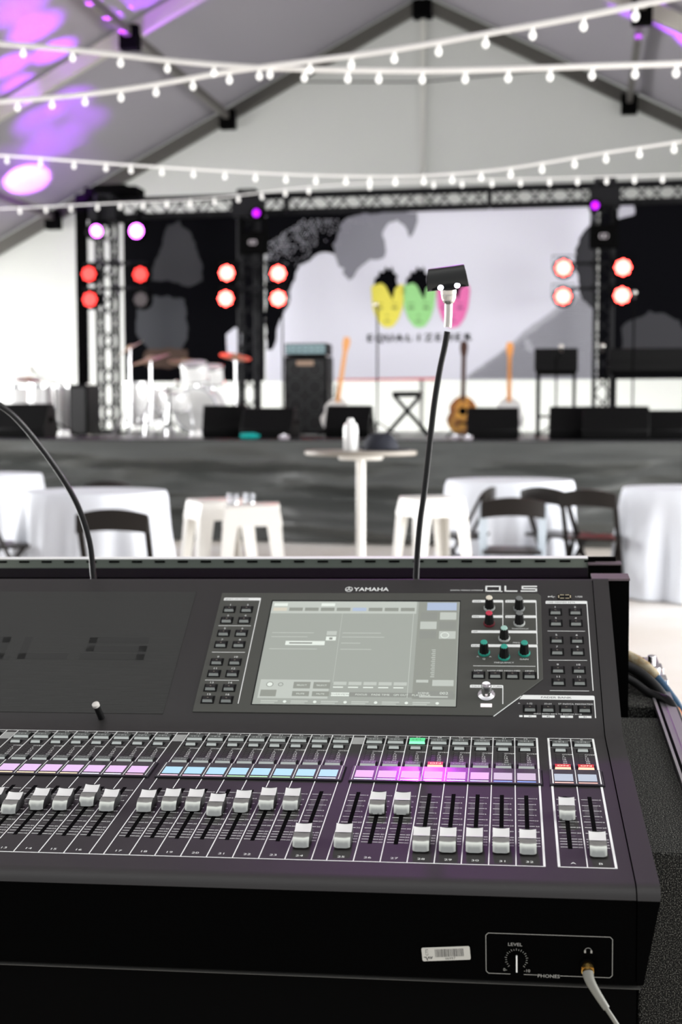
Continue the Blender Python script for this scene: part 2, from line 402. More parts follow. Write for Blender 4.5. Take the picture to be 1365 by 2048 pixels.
m = MB(); m.prism([(xc2+.02, zbot), (xc2+4.4, zbot), (xc2+4.4, ztop), (xc2+.02, ztop)], -.004, 0, M=FLAT); m.build('banner_cloth', BB, t, smooth=False)
print_on('printed_figure', rag(P([(1250, 650), (1300, 620), (1360, 640), (1400, 720), (1300, 725), (1240, 715)]), .06, seed=41), BGD, t, 1)
print_on('printed_patch', rag(P([(1228, 402), (1268, 405), (1270, 428), (1238, 438), (1226, 420)]), .03, seed=44), BG2, t, 1)

# ------------------------------------------------------------------ lamps on the truss
REDW = emis('red_led_bright', (1, .042, .034), 30); REDD = emis('red_led_dim', (1, .03, .025), 3.4)
PURW = emis('purple_led_bright', (.75, .12, 1), 11); PURS = emis('violet_led', (.55, .0, 1), 1.5)
OFFL = mat('unlit_lens', (.08, .07, .07), .15)
def par(px, py, mt, label):
    q = aty(px, py, TY-.62)
    t = thing('par_light', label, 'stage light', q, 0, 'round stage lights on the towers')
    m = MB(); m.lathe([(.12, .0), (.14, -.01), (.14, .12), (.09, .18), (.03, .19)], M=Matrix.Rotation(-PI/2, 4, 'X')); m.build('housing', MBLK, t)
    m = MB()
    for k in range(8): 
        m.cyl((.076*math.cos(k*PI/4), -.012, .076*math.sin(k*PI/4)), (.076*math.cos(k*PI/4), -.002, .076*math.sin(k*PI/4)), .030, n=12)
    m.cyl((0, -.012, 0), (0, -.002, 0), .052, n=14); m.build('lens', mt, t)
    m = MB()
    for s in (-1, 1): m.box(s*.15-.004, s*.15+.004, .03, .07, -.02, .17)
    m.box(-.154, .154, .03, .07, .165, .173); m.build('yoke', MBLK, t)
    return t
def cross(px0, px1, py, lab):
    a = aty(px0, py, TY-.55); b = aty(px1, py, TY-.55)
    m = MB(); L = (b-a).length; m.cyl((0, 0, 0), (b.x-a.x, 0, 0), .022, n=10); m.box(L/2-.04, L/2+.04, 0, .16, -.04, .04)
    tag(m.build('lighting_bar', TRUSS, loc=(a.x, a.y, a.z)), lab, 'bar', 'cross bars on the truss towers')
for (p0, p1, nm) in ((168, 292, 'left'), (440, 570, 'middle'), (1115, 1260, 'right')):
    for py, h in ((528, 'upper'), (578, 'lower')):
        cross(p0, p1, py, f'{h} black cross bar clamped to the {nm} truss tower')
for px, py, mt, lab in (
    (178, 548, REDD, 'dim red round stage light outermost at far left, upper of its pair'),
    (180, 599, REDD, 'dim red round stage light outermost at far left, lower of its pair'),
    (281, 549, REDD, 'dim red round stage light on the inner side of the left tower'),
    (282, 599, OFFL, 'unlit round stage light below the dim red one on the left tower'),
    (454, 546, REDW, 'bright red upper stage light on the left side of the middle tower'),
    (452, 597, REDW, 'bright red lower stage light on the left side of the middle tower'),
    (557, 547, REDW, 'bright red upper stage light on the right side of the middle tower'),
    (557, 597, REDW, 'bright red lower stage light on the right side of the middle tower'),
    (1128, 536, REDW, 'bright red upper stage light on the left side of the right tower'),
    (1127, 593, REDW, 'bright red lower stage light on the left side of the right tower'),
    (1247, 535, REDW, 'bright red upper stage light on the right side of the right tower'),
    (1245, 591, REDW, 'bright red lower stage light on the right side of the right tower')):
    par(px, py, mt, lab)
def moving(px, py, lens, r_, label, tilt=0, py_base=None):
    q = aty(px, py, TY-.66)
    t = thing('moving_head_light', label, 'stage light', q, 0, 'moving head lights')
    rot = Matrix.Rotation(tilt, 4, 'Z')
    m = MB(); m.lathe([(r_+.012, 0), (r_+.03, .01), (r_+.035, .12), (r_+.01, .2), (.03, .22)], M=rot @ Matrix.Rotation(-PI/2, 4, 'X')); m.build('head', MBLK, t)
    m = MB(); m.lathe([(r_*.7, -.006), (r_, -.003), (r_, .004)], M=rot @ Matrix.Rotation(-PI/2, 4, 'X') ); m.build('lens', lens, t)
    return t
t = moving(193, 462, PURW, .085, 'glaring purple wash light at far left, seen slightly from the side', R(42)); 
t2 = moving(273, 462, PURW, .10, 'glaring purple wash light between the left tower and the dark banner', 0)
for q_ in (t, t2):
    m = MB(); m.box(-.13, .13, .05, .17, .1, .16); m.cyl((0, .1, .13), (0, .1, .32), .025); m.cyl((0, .08, .30), (0, .60, .30), .022); m.build('yoke', MBLK, q_)
for px, py, pb, lab in ((513, 426, 484, 'small violet-lit fixture hanging at the top of the middle tower'), (1191, 411, 472, 'small violet-lit fixture hanging at the top of the right tower')):
    t = moving(px, py, PURS, .052, lab)
    dz = aty(px, pb, TY-.66).z-aty(px, py, TY-.66).z
    dx = .12 if px > 1000 else -.06
    m = MB(); m.box(-.19+dx, .19+dx, .02, .22, dz-.15, dz+.13); m.build('base_box', MBLK, t, bevel=.01)
    m = MB()
    for s in (-1, 1): m.box(dx+s*.16-.02, dx+s*.16+.02, .05, .18, dz+.1, -.05)
    m.box(dx-.16, dx+.16, .05, .18, dz+.12, dz+.15)
    m.build('yoke', MBLK, t)
    m = MB()
    for s in (-1, 1):
        m.ring([(dx+.025*s+.028*math.cos(a*PI/8), .016, dz+.028*math.sin(a*PI/8)) for a in range(17)], .004, n=6, caps=False)
    m.build('badge', mat('pale_badge', (.7, .65, .68), .5), t)
# purple light beams that wash the roof canvas
def roofpt(px, py):
    d = ray(px, py); s = -1
    # z = GZ - SL*|x-GX|
    for s in (-1, 1):
        # CAM.z + k d.z = GZ - SL*s*(k d.x - GX)
        k = (GZ+SL*s*GX-CAM.z)/(d.z+SL*s*d.x); p = CAM+d*k
        if (p.x-GX)*s >= 0: return p
    return p
def spot(src, px, py, cone, power, col=(.42, .03, 1), rad=.04, blend=.6):
    p = roofpt(px, py)
    l = bpy.data.lights.new('wash_beam', 'SPOT'); l.energy = power; l.spot_size = R(cone); l.spot_blend = blend; l.color = col; l.shadow_soft_size = rad
    o = bpy.data.objects.new('wash_beam', l); COL.objects.link(o); o.location = src
    o.rotation_euler = (p-V(src)).to_track_quat('-Z', 'Y').to_euler()
pl = aty(193, 455, TY-1.9)
for px, py, cone, pw in ((38, 22, 22, 1500), (72, 65, 21, 1900), (108, 112, 18, 2300), (20, 140, 20, 1700), (38, 175, 15, 1500), (140, 205, 17, 1300), (170, 242, 14, 1500), (78, 245, 18, 1500), (105, 300, 20, 2200), (320, 5, 30, 1300)):
    spot(pl, px, py, cone, pw, blend=1.0)
spot(aty(40, 560, 16.5), 55, 345, 30, 900, blend=1.0)
def aim_spot(src, p, cone, power):
    l = bpy.data.lights.new('purlin_beam', 'SPOT'); l.energy = power; l.spot_size = R(cone); l.spot_blend = .8; l.color = (.50, .03, 1); l.shadow_soft_size = .03
    o = bpy.data.objects.new('purlin_beam', l); COL.objects.link(o); o.location = src; o.rotation_euler = (V(p)-V(src)).to_track_quat('-Z', 'Y').to_euler()
for y in (15.4, 16.0, 16.6, 17.2): aim_spot(pl, (GX-3.37, y, GZ-SL*3.37-.2), 3.2, 9000)
for y in (17.2, 17.9, 18.6): aim_spot(aty(1191, 411, TY-2.0), (GX+3.42, y, GZ-SL*3.42-.2), 3.2, 9000)
spot(aty(40, 560, 16.5), 52, 360, 9, 30000, (.60, .16, 1), blend=.35)
pr = aty(1191, 411, TY-1.0)
for px, py, cone, pw in ((1340, 60, 16, 3000), (1300, 20, 14, 2500), (1385, 95, 14, 3200), (1250, 30, 12, 1200)):
    spot(pr, px, py, cone, pw, blend=1.0)
# the purple wash light on the drop pole above the tables, mirrored in the console's glossy strips
WX = V((-1.02, 7.6, 4.09))
t = thing('par_light', 'purple wash light hanging on a drop pole from the tent frame above the tables', 'stage light', WX)
aim = (CON @ V((0, .22, 0))-WX).normalized(); q_ = aim.to_track_quat('Z', 'Y').to_matrix().to_4x4()
m = MB(); m.lathe([(.10, .0), (.12, .01), (.12, -.14), (.05, -.2)], M=q_); m.build('housing', MBLK, t)
m = MB(); m.lathe([(.095, .004), (.095, .012)], M=q_); m.build('lens', PURS, t)
m = MB(); m.cyl((0, .04, .08), (0, 0, GZ-SL*abs(WX.x-GX)-WX.z-.15), .025); m.build('drop_pole', MBLK, t)
l = bpy.data.lights.new('purple_wash', 'SPOT'); l.energy = 70; l.spot_size = R(40); l.spot_blend = .8; l.color = (.72, .05, 1); l.shadow_soft_size = .10
o = bpy.data.objects.new('purple_wash', l); COL.objects.link(o); o.location = WX+aim*.03; o.rotation_euler = aim.to_track_quat('-Z', 'Y').to_euler()

# ------------------------------------------------------------------ festoon lights
CORD = mat('white_festoon_cord', (.88, .87, .84), .5)
BULB = emis('opal_bulb', (1, .98, .94), 1.05)
def interp(pts, x):
    for (a, b), (c, d) in zip(pts, pts[1:]):
        if a <= x <= c: return b+(d-b)*(x-a)/(c-a)
    (a, b), (c, d) = (pts[-2:] if x > pts[-1][0] else pts[:2]); return b+(d-b)*(x-a)/(c-a)
def smoothpts(pts):
    xs = [pts[0][0]+(pts[-1][0]-pts[0][0])*i/60 for i in range(61)]
    out = []
    for x in xs: out.append((x, sum(interp(pts, min(max(x+k, pts[0][0]), pts[-1][0])) for k in (-60, -30, 0, 30, 60))/5))
    return out
def festoon(pts, bulbs, Y0, Y1, label, br=.019, cr_=.017, st=1):
    f_ = lambda x: Y0+(Y1-Y0)*(x/1365)
    sp_ = smoothpts(pts)
    t = thing('string_lights', label, 'string lights', (0, 0, 0), group='strings of white bulbs')
    P3 = [aty(x, y, f_(x)) for x, y in sp_]
    P3 = [V((GX-6.6, P3[0].y, GZ-SL*6.6-.3))]+P3+[V((GX+6.6, P3[-1].y, GZ-SL*6.6-.3))]
    m = MB(); m.ring(P3, cr_, n=8); m.build('cord', CORD, t)
    proto = None; ps = None
    for x in bulbs:
        p = aty(x, interp(sp_, x), f_(x))
        if proto is None:
            m = MB(); m.lathe([(.004, -.03-br*2.4), (br*.6, -.03-br*2.2), (br*.95, -.03-br*1.5), (br, -.03-br*1.0), (br*.8, -.03-br*.4), (br*.45, -.03)], n=14); proto = m.build('bulb', BULB, t); proto.location = p
            m = MB(); m.cyl((0, 0, -.032), (0, 0, .012), br*.5, n=10); ps = m.build('socket', CORD, t); ps.location = p
        else:
            part('bulb', proto, t, p); part('socket', ps, t, p)
A = [(-300, 62), (0, 87), (170, 101), (340, 122), (520, 136), (690, 140), (850, 142), (1020, 138), (1190, 132), (1365, 127), (1650, 112)]
B = [(-300, 232), (0, 203), (170, 190), (310, 170), (460, 142), (620, 122), (790, 100), (970, 68), (1170, 32), (1365, -8), (1650, -70)]
C = [(-300, 300), (0, 310), (150, 322), (300, 333), (450, 342), (600, 350), (800, 354), (960, 345), (1080, 328), (1210, 305), (1365, 283), (1650, 235)]
D = [(-300, 430), (0, 418), (190, 408), (290, 404), (385, 400), (480, 392), (570, 378), (690, 368), (860, 362), (1040, 358), (1200, 354), (1365, 349), (1650, 340)]
E_ = [(-300, 300), (60, 318), (240, 330), (450, 338), (640, 353), (860, 360), (1100, 352), (1365, 345), (1650, 335)]
festoon(A, [-150, -52, 46, 145, 241, 335, 428, 519, 609, 696, 758, 845, 931, 1017, 1101, 1185, 1271, 1353, 1440], 8.2, 7.6, 'near string of white bulbs sagging level across the tent top')
festoon(B, [-100, -33, 35, 104, 170, 242, 312, 386, 459, 540, 620, 703, 789, 878, 972, 1066, 1168, 1272, 1380], 8.8, 6.6, 'near string of white bulbs climbing to the upper right corner')
festoon(C, [-115, -52, 14, 81, 148, 212, 262, 324, 387, 450, 511, 572, 632, 692, 740, 791, 848, 905, 963, 1022, 1085, 1150, 1213, 1280, 1349, 1420], 13.0, 10.5, 'far string of bulbs sagging above the truss and rising at right', br=.021, cr_=.011)
festoon(D, [-60, -8, 40, 92, 142, 195, 240, 286, 334, 381, 429, 477, 524, 571, 618, 740, 868, 925, 985, 1042, 1100, 1156, 1214, 1270, 1326, 1385], 16.5, 14.5, 'farthest string of bulbs hanging just in front of the truss', br=.021, cr_=.008)

# ------------------------------------------------------------------ gear on the stage
def sp3(px, Y): q = aty(px, 870, Y); return V((q.x, Y, SZ))
GRL = mat('black_speaker_grille', (.008, .008, .008), .6, bump=(600, .5, .002))
def wedge(px, Y, wd, h, label, rz=0):
    t = thing('floor_monitor', label, 'monitor speaker', sp3(px, Y), rz, 'black wedge monitors on the stage')
    m = MB(); m.extx([(-.2, .0), (.22, 0), (.25, .08), (.10, h), (-.06, h), (-.22, .1)], -wd/2, wd/2); m.build('cabinet', BLK, t, bevel=.012)
    m = MB(); m.extx([(.235, .05), (.262, .095), (.125, h-.015), (.10, h-.02)], -wd/2+.03, wd/2-.03); m.build('grille', GRL, t)
    m = MB()
    for s in (-1, 1): m.box(s*(wd/2)-.006, s*(wd/2)+.006, -.05, .06, h*.45, h*.6)
    m.build('handle', MBLK, t)
wedge(50, 13.9, .62, .38, 'black wedge monitor at the far left end of the stage front')
wedge(452, 14.1, .48, .36, 'black wedge monitor in front of the white drums', R(10))
wedge(541, 13.9, .56, .33, 'low black wedge monitor between the drums and the bass cabinet')
wedge(700, 14.6, .5, .36, 'black wedge monitor behind the white bottle')
wedge(986, 14.0, .54, .33, 'black wedge monitor right of the sunburst guitar', R(4))
wedge(1140, 14.0, .42, .34, 'black wedge monitor under the left keyboard table')
wedge(1232, 13.8, .66, .34, 'widest black wedge monitor, between two others at right')
wedge(1325, 14.1, .42, .30, 'black wedge monitor nearest the right edge of the photo')

def drum(px, Y, z, r_, h, label, tilt=0, lie=False, leg=True):
    p = sp3(px, Y); t = thing('drum', label, 'drum', p, 0, 'white drums of the kit')
    M = Matrix.Translation((0, 0, z)) @ (Matrix.Rotation(PI/2, 4, 'X') if lie else Matrix.Rotation(tilt, 4, 'X'))
    m = MB(); m.lathe([(r_*.98, 0), (r_, .01), (r_, h-.01), (r_*.98, h)], M=M); m.build('shell', WSH, t)
    m = MB(); m.lathe([(r_*.96, h), (r_*.96, h+.006)], M=M); m.build('drum_head', mat('drum_skin', (.8, .8, .78), .5), t)
    for zz in (0, h-.02):
        m = MB(); m.lathe([(r_, zz), (r_+.014, zz), (r_+.014, zz+.022), (r_, zz+.022)], M=M); m.build('hoop', CHROME, t)
    if not leg: m = MB(); m.cyl((0, .05, .56), (0, .05, z+.05), .014); m.build('mount', CHROME, t)
    if leg:
        for k in range(3):
            a = k*2*PI/3+.4; m = MB()
            m.cyl((r_*math.cos(a), r_*math.sin(a), z+h*.4 if not lie else z), ((r_+.06)*math.cos(a), (r_+.06)*math.sin(a), 0.004), .011, n=8); m.build('leg', CHROME, t)
drum(410, 15.6, .32, .26, .40, 'white bass drum lying on its side at the right of the kit', lie=True)
drum(308, 15.5, .18, .19, .42, 'white floor tom standing at the left of the kit')
drum(350, 15.0, .30, .17, .22, 'white snare drum on legs in the middle of the kit', R(6))
drum(392, 15.3, .66, .16, .22, 'white rack tom mounted above the bass drum', R(15), leg=False)
drum(425, 15.9, .64, .15, .22, 'smaller white rack tom behind the bass drum', R(15), leg=False)
drum(275, 16.2, .12, .16, .55, 'tall narrow white drum behind the left cymbal stand')
BRZ = mat('bronze_cymbal', (.45, .33, .2), .4, metal=.5)
def cymbal(px, Y, h, r_, tilt, label, bend=0):
    t = thing('cymbal_stand', label, 'cymbal stand', sp3(px, Y), 0, 'cymbal stands')
    m = MB(); m.cyl((0, 0, .12), (0, 0, h*.62), .013); m.cyl((0, 0, h*.6), (bend, 0, h), .009); m.build('pole', CHROME, t)
    for k in range(3):
        a = k*2*PI/3; m = MB(); m.cyl((0, 0, .42), (.28*math.cos(a), .28*math.sin(a), .015), .010, n=8); m.build('leg', CHROME, t)
    m = MB(); m.lathe([(r_, -.018), (r_*.5, -.004), (r_*.22, 0), (r_*.18, .018), (.01, .026), (.008, .022), (r_*.18, .012), (r_*.5, -.008)], n=32, M=Matrix.Translation((bend, 0, h)) @ Matrix.Rotation(R(tilt), 4, 'Y') @ Matrix.Rotation(R(12), 4, 'X')); m.build('cymbal', BRZ, t)
cymbal(303, 14.85, .92, .24, -14, 'tall cymbal stand at the left of the drum kit')
cymbal(262, 14.9, 1.05, .18, -30, 'cymbal stand with a steeply tilted cymbal beside the left tower')
cymbal(472, 16.1, 1.0, .2, 12, 'cymbal stand behind the wedge right of the kit')
cymbal(372, 16.3, .95, .22, 6, 'cymbal stand behind the middle of the drum kit')
def stand(px, Y, h, label, boom=None, tri=True, mic=True, r_=.010):
    t = thing('microphone_stand', label, 'microphone stand', sp3(px, Y), 0, 'microphone stands')
    m = MB(); m.cyl((0, 0, .05), (0, 0, h), r_, n=10); m.build('pole', MBLK, t)
    if tri:
        for k in range(3):
            a = k*2*PI/3+.5; m = MB(); m.cyl((0, 0, .18), (.26*math.cos(a), .26*math.sin(a), .012), .009, n=8); m.build('leg', MBLK, t)
    else:
        m = MB(); m.lathe([(.13, 0), (.13, .012), (.03, .05)]); m.build('base', MBLK, t)
    e = V((0, 0, h))
    if boom:
        e = V((boom[0], 0, h+boom[1])); m = MB(); m.cyl((-boom[0]*.4, 0, h-boom[1]*.4), e, .008, n=8); m.build('boom_arm', MBLK, t)
    if mic:
        m = MB(); m.cyl(e, e+V((0, -.10, .04)), .014, n=10); m.sphere(e+V((0, -.12, .05)), .026, 12); m.build('microphone', STEEL, t)
stand(755, 14.6, 1.42, 'tall thin microphone stand in front of the yellow head')
stand(566, 16.0, 1.5, 'microphone stand with a boom left of the bass cabinet', (.08, .12))
stand(1265, 14.6, 1.5, 'microphone stand in front of the dark right banner')
stand(1112, 14.4, .85, 'short microphone stand beside the left keyboard table', (.05, .08))
stand(1213, 14.8, .85, 'short microphone stand between the two keyboard tables', (-.05, .1))
stand(340, 14.7, .55, 'low microphone stand in front of the drum kit', (.12, .03))
stand(112, 14.4, .62, 'low microphone stand beside the far left monitor', (-.25, .12))
# bass rig
def amp(px, Y, wd, h, z, label, grille=True, cat='amplifier', tilt=0, name='guitar_amplifier'):
    p = sp3(px, Y); p.z += z
    t = thing(name, label, cat, p, 0)
    m = MB(); m.box(-wd/2, wd/2, -.2, .22, 0.012, h); m.build('cabinet', BLK, t, bevel=.012)
    if grille:
        m = MB(); m.box(-wd/2+.03, wd/2-.03, -.212, -.2, .04, h-.04); m.build('grille', GRL, t)
    m = MB()
    for sx in (-1, 1):
        for zz in (0.012, h): m.box(sx*wd/2-.012, sx*wd/2+.012, -.21, -.15, zz-.012, zz+.012)
    m.build('corner_cap', STEEL, t)
    return t
t = amp(618, 16.6, .56, 1.0, 0, 'tall black bass cabinet in the middle of the stage', cat='speaker', name='bass_cabinet')
m = MB()
for r_ in range(4):
    for c_ in (-1, 1): m.ring([(c_*.125+.095*math.cos(a*PI/8), -.214, .16+r_*.225+.095*math.sin(a*PI/8)) for a in range(17)], .006, n=6, caps=False)
m.build('speaker_ring', mat('dark_ring', (.05, .055, .055), .5), t)
m = MB(); m.box(-.11, .11, -.222, -.212, .88, .94); m.build('badge', mat('brown_badge', (.4, .28, .2), .5), t)
t = thing('amplifier_head', 'silver-blue amplifier head sitting on the tall bass cabinet', 'amplifier', sp3(618, 16.6)+V((0, 0, 1.012)))
m = MB(); m.box(-.27, .27, -.18, .18, 0, .15); m.build('case', BLK, t, bevel=.008)
m = MB(); m.box(-.25, .25, -.19, -.18, .02, .13); m.build('front_panel', mat('pale_blue_panel', (.35, .5, .52), .35, metal=.5), t)
m = MB()
for k in range(6): m.cyl((-.2+k*.08, -.205, .07), (-.2+k*.08, -.19, .07), .014, n=10)
m.build('knob', BLK, t)
amp(170, 15.2, .24, .62, 0, 'narrow black speaker box at the foot of the left drape', name='speaker_box', cat='speaker')
# keyboards and tables on the right
def kb_table(px, Y, wd, label, h=.74):
    t = thing('keyboard_stand', label, 'keyboard stand', sp3(px, Y), 0, 'keyboard stands')
    for s in (-1, 1):
        m = MB()
        for yy in (-.16, .16): m.bar((s*wd*.42, yy, 0), (s*wd*.42, yy, h), .035)
        m.bar((s*wd*.42, -.16, h*.35), (s*wd*.42, .16, h*.35), .03); m.build('leg', MBLK, t)
    m = MB(); m.box(-wd*.46, wd*.46, .13, .17, h*.3, h*.34); m.build('cross_bar', MBLK, t)
    m = MB(); m.box(-wd*.46, wd*.46, -.2, .2, h-.03, h); m.build('top_frame', MBLK, t)
    k = thing('keyboard', label.replace('black stand', 'black keyboard').replace('carrying a keyboard', 'lying on its stand'), 'keyboard', sp3(px, Y)+V((0, 0, h)), 0, 'keyboards')
    m = MB(); m.box(-wd/2, wd/2, -.17, .17, 0, .11); m.box(-wd/2, wd/2, -.17, -.10, .10, .26); m.build('body', BLK, k, bevel=.01)
    m = MB()
    for i in range(int(wd/.024)-2): m.box(-wd/2+.03+i*.024, -wd/2+.052+i*.024, -.02, .15, .108, .122)
    m.build('white_keys', mat('ivory_key', (.8, .8, .77), .3), k)
kb_table(1112, 15.2, .48, 'black stand carrying a keyboard below the halftone corner')
kb_table(1300, 15.4, .95, 'black stand carrying a keyboard near the right edge of the photo')
# small X-legged seat
t = thing('folding_stool', 'black padded folding seat on crossed legs right of centre stage', 'stool', sp3(815, 15.0))
m = MB(); m.box(-.16, .16, -.12, .12, .46, .52); m.build('seat', BLK, t, bevel=.015)
for s in (-1, 1):
    m = MB()
    for yy in (-.1, .1): m.bar((s*.26, yy*1.3, .01), (-s*.14, yy, .46), .022)
    m.build('leg', MBLK, t)
# guitars
def guitar(px, Y, label, bodymat, neckmat, h=1.0, lean=8, bw=.19, acoustic=True, tilt=0):
    t = thing('guitar', label, 'guitar', sp3(px, Y)+V((0, 0, .03)), 0, 'guitars on stands')
    M = Matrix.Rotation(R(tilt), 4, 'Y') @ Matrix.Rotation(R(-lean), 4, 'X') @ Matrix.Rotation(PI/2, 4, 'X')
    out = []
    for k in range(36):
        a = 2*PI*k/36; yy = -math.cos(a); wv = bw*(1-.20*max(0, yy))*math.sin(a)*(1-.22*math.exp(-((yy-.12)/.22)**2))
        out.append((wv, .22+.215*yy))
    m = MB(); m.prism(out, -.05 if acoustic else -.02, .045 if acoustic else .02, M=M); m.build('body', bodymat, t, bevel=.006)
    m = MB(); m.box(-.024, .024, .38, h-.16, .03, .055, M=M); m.build('neck', neckmat, t)
    m = MB(); m.prism([(-.03, h-.16), (.03, h-.16), (.045, h-.06), (.03, h), (-.035, h), (-.045, h-.07)], .03, .05, M=M); m.build('headstock', neckmat, t)
    m = MB()
    if acoustic: m.lathe([(.045, .0455), (.045, .0475)], c=(0, .26, 0), M=M)
    m.box(-.05, .05, .12, .14, .02, .06, M=M); m.build('bridge', MBLK, t)
    q = thing('guitar_stand', 'black stand holding the '+label, 'guitar stand', sp3(px, Y), 0, 'guitar stands')
    m = MB(); m.cyl((0, .2, 0.01), (0, .12, .5), .01, n=8); m.cyl((0, .1, .48), (0, 0.16, .62), .009, n=8); m.build('back_pole', MBLK, q)
    for s in (-1, 1):
        m = MB(); m.cyl((0, .18, .25), (s*.16, -.1, .01), .009, n=8); m.cyl((s*.05, .1, .12), (s*.07, -.1, .025), .008, n=8); m.build('leg', MBLK, q)
DN = mat('dark_rosewood', (.05, .02, .012), .35)
guitar(926, 14.6, 'sunburst guitar with a dark neck just right of the gooseneck lamp', mat('sunburst_top', (.85, .42, .05), .3, coat=.5, var=(6, (.25, .08, .01))), DN, 1.04)
guitar(1018, 15.6, 'white guitar with an orange neck right of the sunburst guitar', mat('white_guitar_body', (.85, .85, .83), .25), mat('orange_maple', (.85, .36, .10), .4), 1.08, acoustic=False)
guitar(668, 15.4, 'white bass with a tan neck leaning beside the bass cabinet', mat('cream_guitar_body', (.82, .8, .76), .25), MAPLE, 1.16, acoustic=False, tilt=7)
# percussion at the far left
def conga(px, Y, label, h=.62):
    t = thing('conga_drum', label, 'drum', sp3(px, Y), 0, 'pale hand drums at far left')
    m = MB(); m.lathe([(.10, .0), (.13, .15), (.155, h*.6), (.14, h)]); m.build('shell', WSH, t)
    m = MB(); m.lathe([(.145, h-.03), (.15, h-.03), (.15, h+.01), (.14, h+.012)]); m.build('hoop', CHROME, t)
conga(38, 15.6, 'pale hand drum standing farthest left behind the monitor'); conga(82, 15.3, 'pale hand drum second from the left behind the monitor'); conga(128, 15.7, 'pale hand drum nearest the narrow black speaker box')
cymbal(60, 15.1, .70, .16, 8, 'low cymbal stand behind the far left monitor')
# little things on the stage front
TEAL = mat('teal_plastic', (.0, .35, .32), .4)
t = tag((lambda m: (m.lathe([(.03, 0), (.032, .01), (.032, .15), (.018, .18), (.018, .2)], n=16, M=Matrix.Translation((0, 0, .033)) @ Matrix.Rotation(PI/2, 4, 'Y')), m)[1])(MB()).build('water_bottle', TEAL, loc=sp3(482, 13.3)), 'teal bottle lying on the stage edge in front of the wedges', 'bottle')
def pedal(px, Y, label):
    t = thing('effects_pedal', label, 'pedal', sp3(px, Y), 0, 'effects pedals')
    m = MB(); m.box(-.04, .04, -.06, .06, 0, .04); m.build('case', mat('pedal_'+str(px), (.6, .55, .6), .35, metal=.4), t, bevel=.004)
    m = MB(); m.cyl((0, -.03, .04), (0, -.03, .052), .012); m.build('footswitch', CHROME, t)
pedal(937, 13.35, 'small pale pedal on the stage edge below the sunburst guitar'); pedal(912, 13.45, 'pale pedal just left of another below the sunburst guitar'); pedal(569, 13.4, 'small pale pedal on the stage edge below the bass cabinet')
for px, Y, lab in ((128, 13.5, 'coiled white cable on the stage left of the truss base'), (392, 13.6, 'coiled white cable on the stage in front of the drums')):
    m = MB(); m.ring([(.07*math.cos(a*.45)*(1-.004*a), .07*math.sin(a*.45)*(1-.004*a), .012+.0012*a) for a in range(60)], .009, n=6)
    tag(m.build('cable_coil', WSH, loc=sp3(px, Y)), lab, 'cable', 'coiled cables')

# ------------------------------------------------------------------ tables, chairs and stools
def table(px, ytop, D, r_, label, seed):
    p = aty(px, ytop, D); t = thing('round_table', 'round table under the '+label, 'table', (p.x, p.y, 0), 0, 'round tables')
    m = MB(); m.lathe([(r_-.02, .725), (r_-.01, .735), (r_-.01, .747)], n=40); m.build('tabletop', WOOD, t)
    m = MB(); m.cyl((0, 0, .02), (0, 0, .725), .04); m.lathe([(.26, 0), (.26, .015), (.05, .04)]); m.build('pedestal', MBLK, t)
    m = MB(); n = 180; rows = 22; vs = [(0, 0, .756)]; fs = []
    for j in range(rows+1):
        for k in range(n):
            a = 2*PI*k/n
            if j < 3: rr = r_*(.5+.25*j)*.998; z = .756
            else:
                u = (j-2)/(rows-2); z = .752-.742*u
                fold = math.sin(a*9+seed)*.55+math.sin(a*17+seed*2)*.35+noise.noise(V((math.cos(a)*3, math.sin(a)*3, seed+u)))*.6
                rr = r_+.012+.05*u+fold*.055*min(1, u*1.6)
            vs.append((rr*math.cos(a), rr*math.sin(a), z))
    for k in range(n): fs.append((0, 1+k, 1+(k+1) % n))
    for j in range(rows):
        for k in range(n):
            a = 1+j*n+k; b = 1+j*n+(k+1) % n; fs.append((a, a+n, b+n, b))
    m.add(vs, fs); c = m.build('tablecloth', CLOTH, loc=(p.x, p.y, 0)); tag(c, label, 'tablecloth', 'white floor-length tablecloths')
table(192, 997, 8.5, .475, 'white floor-length tablecloth behind the nearer left chair', 1)
table(-32, 958, 10.9, .50, 'white floor-length tablecloth cut off by the left edge of the photo', 2)
table(1020, 966, 10.6, .50, 'white floor-length tablecloth behind the pale-legged folding chair', 3)
table(1392, 968, 9.6, .50, 'white floor-length tablecloth at the right edge reaching the open floor', 4)
CH = mat('dark_brown_resin', (.012, .009, .007), .38, spec=.3); CHL = mat('pale_chair_frame', (.58, .66, .74), .4)
